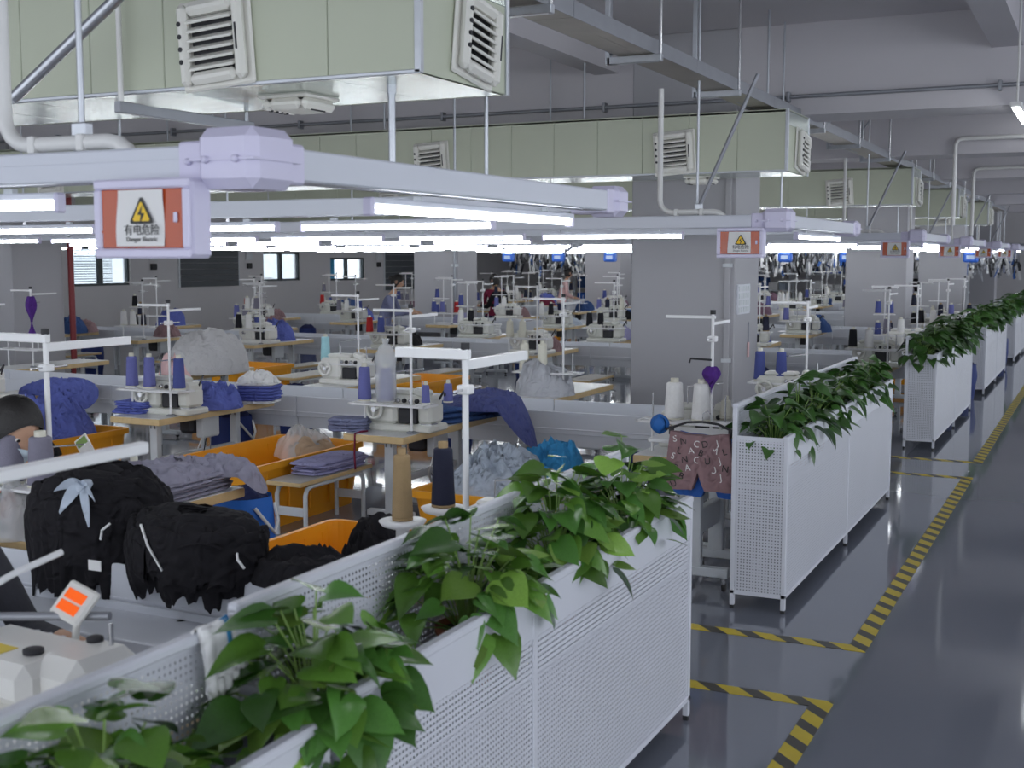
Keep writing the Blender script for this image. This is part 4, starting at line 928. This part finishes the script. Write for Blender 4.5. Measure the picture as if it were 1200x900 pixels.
pile('garment', crumple(.20, .18, .08, 93, 20, .6, 9), CLOTH['white'], (x-.20, 9.42, TZ+.20), .3, 'white fabric pieces on the tall blue stack', 'cloth pile')
pile('garment', crumple(.26, .30, .24, 94, 34, .6, 5), CLOTH['blue'], (x-.34, 8.95, TZ), .3, 'crumpled blue garments behind the machine with medium blue cones', 'cloth pile')
pile('garment', crumple(.20, .14, .42, 95, 24, .5, 6), CLOTH['pink'], (x-.74, 8.85, TZ), .1, 'pink cloth heaped behind the two medium blue cones', 'cloth pile')
station(1, -1, 3, 'beside the blue tub', ('blue', 'peri'), MW)
x = xr(3)
pile('garment', crumple(.36, .42, .10, 96, 34, .4, 4, lambda X, Y: -1.2*max(0, X-.22)), CLOTH['blue'], (x-.26, 9.35, TZ), .1, 'blue garment drooping off the table beside the blue tub', 'garment')
pile('garment', crumple(.3, .22, .2, 97, 28, .5, 7), CLOTH['pale'], (x-.7, 8.5, TZ), .1, 'pale fabric scraps on the table beside the blue tub', 'cloth pile')
station(1, -1, 4, 'beyond the blue tub table', ('blue', 'grey'), MA)
# far side
station(1, 1, 0, 'behind the second planter', ('blue', 'blue'), MA)
pile('bubble_wrap', crumple(.2, .2, .2, 98, 20, .5), mat('cloth_straw', (.45, .30, .10), .8), (xr(0)-.7, 12.2, TZ), 0, 'tan bundle on the table behind the second planter', 'cloth pile')
station(1, 1, 1, 'with a cover', ('cream', 'cream'), None)
pile('machine_cover', crumple(.30, .24, .34, 101, 30, .35, 5), mat('grey_plastic_cover', (.45, .46, .50), .35, 0, .06, 6, 0, 20, .6, wrinkle=.6), (xr(1)-.45, 11.25, TZ), .2, 'grey plastic cover over a sewing machine below the cream cones', 'cover')
station(1, 1, 2, 'with the pale aqua cone', ('aqua',), MW)
station(1, 1, 3, 'under the large grey dust sheet', (), None, False)
pile('dust_sheet', crumple(.50, .55, .42, 103, 34, .25, 3), mat('grey_dust_sheet', (.50, .49, .50), .6, 0, .05, 6, wrinkle=.5), (xr(3)-.35, 11.75, TZ), .3, 'large pale grey dust sheet heaped over a table', 'sheet')
station(1, 1, 4, 'left bare beyond the dust sheet', (), None, True)
o = pile('garment', crumple(.12, .12, .26, 104, 18, .5), CLOTH['purple'], (xr(4)-.25, 11.25, 1.2), 0, 'purple cloth tied high on a thread stand', 'cloth') if False else None
t = thing('knotted_scarf', 'purple cloth hanging down the pole of the bare table stand', 'cloth', (xr(4)-.25, 11.25, 1.62))
mb = MB(); mb.grid(lambda u, v: (.055*math.cos(2*PI*u)*(.7+.5*math.sin(v*7))*(1+.25*math.sin(u*25)), .055*math.sin(2*PI*u)*(.7+.5*math.sin(v*7)), -.5*v), 20, 12); mb.build('scarf', CLOTH['purple'], t)
# sacks below the second row
NV = mat('navy_sack', (.012, .03, .16), .7)
for i, (x, y, lab) in enumerate(((-7.75, 10.85-1.2, 'navy sack with grey hose below the tall blue stack'), (-6.3, 11.6, 'navy sack standing between the second row far tables'), (-8.6, 11.9, 'navy sack beside the dust sheet table'), (-4.15, 11.5, 'navy sack beside the plastic-covered machine table'))): bag((x, y, 0), .20, .55, NV, lab, i+5)
# trolley with hanging shorts at the aisle
t = thing('rolling_stand', 'pale grey rolling stand holding the patterned shorts', 'rolling stand', (-2.30, 7.42, 0))
for y in (0, .5):
    MB().box(-.05, .05, y-.03, y+.03, .09, .93, .006).build('upright', LEGM, t); MB().box(-.13, .23, y-.035, y+.035, .09, .15, .006).build('foot_bar', LEGM, t)
    for x in (-.1, .2):
        c = MB().box(x-.012, x+.012, y-.02, y+.02, .05, .09).build('caster', STEEL, t); MB().lathe([(.02, -.012), (.03, -.01), (.03, .01), (.02, .012)], n=12, M=Matrix.Rotation(PI/2, 3, 'Y'), c=(x, y, .031)).build('wheel', BLACK, c)
MB().box(-.03, .03, .03, .47, .34, .50, .006).build('side_plate', LEGM, t); MB().box(-.3, .2, -.06, .56, .93, .955, .005).build('shelf', LAM, t); MB().box(-.025, .025, -.2, -.03, .90, .93, .003).build('hook_bar', DARK, t)
t = thing('clothes_hanger', 'dark hanger with clips on the rolling stand', 'hanger', (-2.22, 7.30, 1.05)); 
MB().tube([(-.24, 0, -.02), (-.1, 0, .03), (0, 0, .04), (.1, 0, .03), (.22, 0, -.02)], .008, 6).build('bar', DARK, t); MB().tube([(0, 0, .04), (0, 0, .09), (.03, 0, .11), (.05, 0, .09)], .004, 6).build('hook', STEEL, t)
for x in (-.2, .18): MB().box(x-.012, x+.012, -.02, .02, -.05, .0, .003).build('clip', DARK, t)
o = MB().grid(lambda u, v: (.045*math.sin(PI*v)*math.cos(2*PI*u)*(1+.5*math.sin(u*31)), .03*math.sin(PI*v)*math.sin(2*PI*u), .05*math.cos(PI*v)*(1+.3*math.sin(u*19))), 24, 8).build('blue_knot', mat('blue_ribbon', (.01, .12, .42), .6)); o.location = (-2.5, 7.30, 1.06); tag(o, 'bright blue ribbon knot at the end of the hanger', 'ribbon')
def shorts(w, h, nm, m, loc, lab, letters=False, seed=0, rz=0):
    t = thing('hanging_shorts', lab, 'shorts', loc, rz)
    def fn(u, v, s_):
        x = (u-.5)*2; ww = w*(.82+.25*v); fold = .014*math.sin(x*9+seed+v*2)+.01*noise.noise(V(x*3, v*3, seed))
        z = -h*v; gap = max(0, 1-abs(x)/.18)
        if v > .62: z = -h*(v-(v-.62)*gap*.85)
        return (x*ww, s_*(.022+.02*math.sin(PI*u))+fold, z-.02*math.sin(u*PI)*(1-v))
    mb = MB(); mb.grid(lambda u, v: fn(u, v, -1), 32, 18); mb.grid(lambda u, v: fn(1-u, v, 1), 32, 18); mb.grid(lambda u, v: fn(u, 0, -1+2*v), 32, 2)
    for u0 in (0, 1): mb.grid(lambda u, v: fn(u0, u, -1+2*v), 18, 2)
    mb.grid(lambda u, v: fn(u, 1, -1+2*v), 32, 2); mb.build('cloth', m, t)
    mb = MB(); mb.grid(lambda u, v: (lambda p: (p[0], p[1]-.003, p[2]))(fn(u, v*.08, -1)), 32, 2); mb.build('waistband', m, t)
    if letters:
        rr = random.Random(4); ch = 'SNODJUABMLSNOUJDASUNOBM'; cache = {}
        for i, c in enumerate(ch+ch[3:8]):
            u = .10+.80*((i % 5)+.5*((i//5) % 2)+rr.uniform(-.15, .15))/4.5; v = .14+.76*((i//5)+rr.uniform(-.15, .15))/5
            if v > .55 and abs(u-.5) < .13: continue
            k = (c, i % 2); 
            if k not in cache: cache[k] = textmesh(c, .058, WARNK if i % 2 else PAPER, 'printed_letter', .001)
            p = fn(u, v, -1); place('printed_letter', cache[k], t, (p[0], p[1]-.004, p[2]), (PI/2, rr.uniform(-.5, .5), 0))
    return t
shorts(.225, .36, 'a', CLOTH['mauve'], (-2.22, 7.26, 1.03), 'mauve shorts printed with letters hung at the aisle', True, 2, .0)
shorts(.25, .40, 'b', mat('cloth_cobalt', (.03, .12, .46), .85, 0, .15, 30, wrinkle=.3), (-2.17, 7.335, 1.02), 'cobalt blue shorts hung behind the lettered ones', False, 5, .05)
# pocket board on the big column
t = thing('pocket_board', 'white card pocket board on the side of the big column', 'notice board', (-3.52, 12.95, 1.5)); MB().box(0, .02, -.24, .24, 0, .32, .004).build('board', WHITE, t)
for i in range(5):
    for j in range(4): MB().box(.02, .03, -.22+i*.09, -.15+i*.09, .02+j*.075, .075+j*.075, .003).build('pocket', LEGM, t)
t = thing('inspection_tag', 'pink tag on a string below the pocket board', 'tag', (-3.515, 13.2, 1.02)); MB().box(0, .006, -.04, .04, 0, .16, .002).build('card', CLOTH['pink'], t); MB().tube([(.004, 0, .16), (.004, 0, .38)], .006, 5).build('string', GREYM, t)
t = thing('column_conduit', 'grey conduit running up the edge of the big column', 'conduit', (-3.60, 12.64, 0)); MB().box(-.03, .03, -.02, .02, .5, 3.5, .004).build('pipe', COLM, t); [MB().box(-.05, .05, -.024, .02, z, z+.04, .003).build('clip', LEGM, t) for z in (1.0, 2.0, 3.0)]
t = thing('column_conduit', 'grey conduit running up the far pale column', 'conduit', (-13.42, 24.75, 0)); MB().tube([(0, 0, .3), (0, 0, 3.5)], .04, 8).build('pipe', GREYM, t); MB().box(-.08, .08, -.03, .03, 1.9, 1.96).build('clip', LEGM, t)
RED = mat('red_fire_pipe', (.22, .02, .025), .5); t = thing('fire_pipe', 'dark red upright pipe beside the left column', 'pipe', (-13.95, 13.72, 0)); MB().tube([(0, 0, 0), (0, 0, 3.5)], .045, 10).build('pipe', RED, t); [MB().lathe([(.06, z), (.06, z+.05)], n=10).build('flange', RED, t) for z in (.8, 2.6)]
# ================================================================== BACK ROWS
BP = 'in the back rows'
def proto(o, lab): USED.add(o); return o
HEAPS = []
for i, (k, sx, sy, h) in enumerate((('denim', .40, .36, .30), ('check', .36, .30, .26), ('white', .34, .3, .2), ('blue', .3, .3, .3), ('black', .3, .3, .24), ('mauve', .34, .26, .22), ('lilac', .30, .36, .2), ('pale', .4, .3, .12), ('maroon', .25, .25, .2))):
    HEAPS.append((crumple(sx, sy, h, 200+i, 22, .45, 5.5).mesh('garment_heap', CLOTH[k]), k))
STK = []
for i, k in enumerate(('denim', 'blue', 'white', 'slate')):
    STK.append(([mb.mesh('folded_garment', CLOTH[k]) for mb in folded(.2, .15, .2, 5, 300+i)], k))
rr = random.Random(12)
KN = dict(peri='periwinkle', navy='blue-black', blue='dark blue', grey='grey', white='white', cream='cream', black='black', red='red', aqua='aqua', tan='tan')
def backstation(r, side, c, dx=0):
    if (r, side, c) in ((3, 1, 1), (5, -1, 1), (2, 1, 4), (3, 1, 5), (5, -1, 5)): return
    x = xr(c)+dx+rr.uniform(-.06, .06); yc = ROWT[r]+1.42*side; rz = rr.uniform(-.05, .05)
    nm = NUMS[r]+' sewing row from the glove'
    use(TB, (x-.475, yc, 0), rz, 'white-topped sewing table with beech edge in the '+nm, 'sewing tables of the '+nm)
    q = rr.random(); yy = yc-.58 if side < 0 else yc-.46
    if q < .82: use(MA if rr.random() < .7 else MW, (x-.40, yc-.40, TZ), rz, 'boxy sewing machine on a table in the '+nm, 'sewing machines of the '+nm, 1.15)
    use(ST, (x-.25, yy, TZ), rz+rr.uniform(-.1, .1), 'white thread stand on a table in the '+nm, 'thread stands of the '+nm)
    for i in range(rr.choice((1, 2, 2, 3))):
        y_ = rr.choice(('navy', 'blue', 'peri', 'grey', 'white', 'cream', 'black', 'black', 'white', 'red')); cone(x-.25+(-.43, -.23, .1)[i], yy, TZ+.239, y_, '%s thread cone on a stand in the %s' % (KN[y_], nm), '%s cones of the %s' % (KN[y_], nm), .058, .26)
    if rr.random() < .6:
        rx, ry = x-.78, yc-.1; use(RK, (rx, ry, TZ), rr.uniform(-.2, .2), 'two-tier wire cone rack on a table in the '+nm, 'cone racks of the '+nm)
        for i in range(rr.choice((2, 3, 4))):
            y_ = rr.choice(('white', 'cream', 'grey', 'navy', 'blue', 'black', 'white')); cone(rx+(-.09, .09)[i % 2], ry, TZ+(.206, .526)[i//2], y_, 'small %s cone on a wire rack in the %s' % (KN[y_], nm), 'small %s rack cones of the %s' % (KN[y_], nm), .05, .22)
    for j in range(rr.choice((1, 1, 2))):
        px, py = x-.5+rr.uniform(-.12, .15), yc+(.25, .58)[j]+rr.uniform(-.1, .1)
        if rr.random() < .72:
            me, k = rr.choice(HEAPS); o = place('garment_heap', me, None, (px, py, TZ), (0, 0, rr.uniform(0, 6)), (rr.uniform(.7, 1.05),)*3); tag(o, 'crumpled %s garment heap on a table in the %s' % (k, nm), 'garment heap', '%s heaps of the %s' % (k, nm))
        else:
            ms, k = rr.choice(STK); t = thing('garment_stack', 'folded %s garment stack on a table in the %s' % (k, nm), 'garment stack', (px, py, TZ), rr.uniform(0, 3), '%s stacks of the %s' % (k, nm)); [place('folded_garment', m_, t) for m_ in ms]
    if rr.random() < .45 and r < 5:
        bag((x+.35+rr.uniform(-.05, .1), yc+rr.uniform(-.3, .3)-(1.0 if r == 5 else 0), 0), .19, .52, NV, 'navy sack on the floor in the '+nm, rr.random()*9, False)['group'] = 'navy sacks of the '+nm
    if rr.random() < .35 and side > 0 and r > 1:
        tub((x-.5, yc+1.45, 0), .8, 1.2, .5, 'orange tub behind the tables of the '+nm)['group'] = 'orange tubs of the '+nm
    if rr.random() < .4 and side < 0:
        bench((x+.55, yc-.55, 0), .36, .95, .43, 'low bench with bent tube legs in the '+nm)['group'] = 'benches of the '+nm
for r in (2, 3, 4, 5):
    for side in (-1, 1):
        for c in range(7):
            if c == 0 and r >= 4: continue
            backstation(r, side, c)
for c in (5, 6): backstation(1, 1, c); backstation(1, -1, c)
tub((-11.2, 14.2, 0), .9, 1.3, .55, 'orange tub with tall sides left of the bench in the wide aisle'); bench((-9.95, 14.0, 0), .45, 1.1, .5, 'grey bench in front of the tall orange tub')
tub((-8.2, 14.2, 0), .8, 1.2, .5, 'orange tub behind the aqua cone table')
# patterned machine cover by the aisle
pile('machine_cover', crumple(.34, .26, .36, 401, 26, .3, 5), CLOTH['lilac'], (-4.2, 15.7, TZ), 0, 'lilac patterned cover over a machine beside the big column', 'cover') if False else None
# ================================================================== OVERHEAD CONVEYOR far behind
HY = 40.4
for q, (yy, lab) in enumerate(((40.0, 'front overhead hanger rail far behind the sewing rows'), (41.6, 'rear overhead hanger rail far behind the sewing rows'))):
    t = thing('hanger_rail', lab, 'conveyor rail', (0, yy, 2.42)); MB().box(-19.5, -2.4, -.05, .05, 0, .12, .01).build('rail', GREYM, t)
    for x in range(-19, -2, 2): MB().tube([(x, 0, .1), (x, 0, 2.03)], .015, 6).build('hanger_rod', GALV, t)
    for nm, m_, n, sd in (('white_hangers', WSTEEL, 340, 1), ('dark_hangers', DARK, 260, 2), ('steel_clips', GREYM, 260, 3), ('blue_tags', mat('blue_tag', (.03, .12, .4), .6), 60, 4)):
        r2 = random.Random(sd+q*10); mb = MB()
        for i in range(n):
            x = r2.uniform(-19.3, -2.5); z = -r2.uniform(.0, .65); l = r2.uniform(.06, .42); w = r2.uniform(.012, .04); a = r2.uniform(-.5, .5)
            mb.box(-w, w, -.015, .015, -l, 0, 0, Matrix.Translation((x, r2.uniform(-.25, .25), z)) @ Matrix.Rotation(a, 4, 'Y'))
            mb.box(-.004, .004, -.004, .004, z, 0, 0, Matrix.Translation((x, 0, 0)))
        o = mb.build(nm, m_, t); o['kind'] = 'stuff'
BL = mat('blue_enamel', (.02, .13, .62), .4)
for i, k in enumerate((-.487, -.438, -.389, -.237, -.188, -.095)):
    yy = 33.9; t = thing('control_pod', 'blue control pod with white lamp hung above the far rows', 'control pod', (k*yy, yy, 1.98), 0, 'blue control pods above the far rows')
    MB().box(-.19, .19, -.1, .1, 0, .26, .04).build('case', BL, t); MB().box(-.1, .1, -.105, -.098, .08, .18, .01).build('screen', mat('pale_screen', (.5, .6, .8), .3), t); MB().box(-.13, .13, -.06, .06, .26, .42, .02).build('lamp', TUBE, t); MB().tube([(0, 0, .42), (0, 0, 2.47)], .02, 6).build('rod', GALV, t)
for i, x in enumerate((-17.5, -14.5, -11.5, -8.5, -5.5)):
    t = thing('storage_rack', 'tall storage rack of white and dark goods against the far wall', 'rack', (x, 44.5, 0), 0, 'storage racks against the far wall')
    for dx in (-1.2, 1.2):
        for dy in (-.25, .25): MB().box(dx-.03, dx+.03, dy-.03, dy+.03, 0, 2.3).build('upright', LEGM, t)
    for z in (.3, .9, 1.5, 2.1): MB().box(-1.25, 1.25, -.3, .3, z, z+.04).build('shelf', LEGM, t)
    r3 = random.Random(i)
    for z in (.34, .94, 1.54, 2.14):
        xx = -1.1
        while xx < .9:
            w = r3.uniform(.2, .45); h = r3.uniform(.2, .48); MB().box(xx, xx+w, -.22, .2, z, z+h, .02).build('packed_goods', r3.choice((CLOTH['white'], CLOTH['navy'], CLOTH['denim'], LEGM, CLOTH['white'], CLOTH['black'], BL, TROUGHM, CLOTH['pale'])), t); xx += w+.04
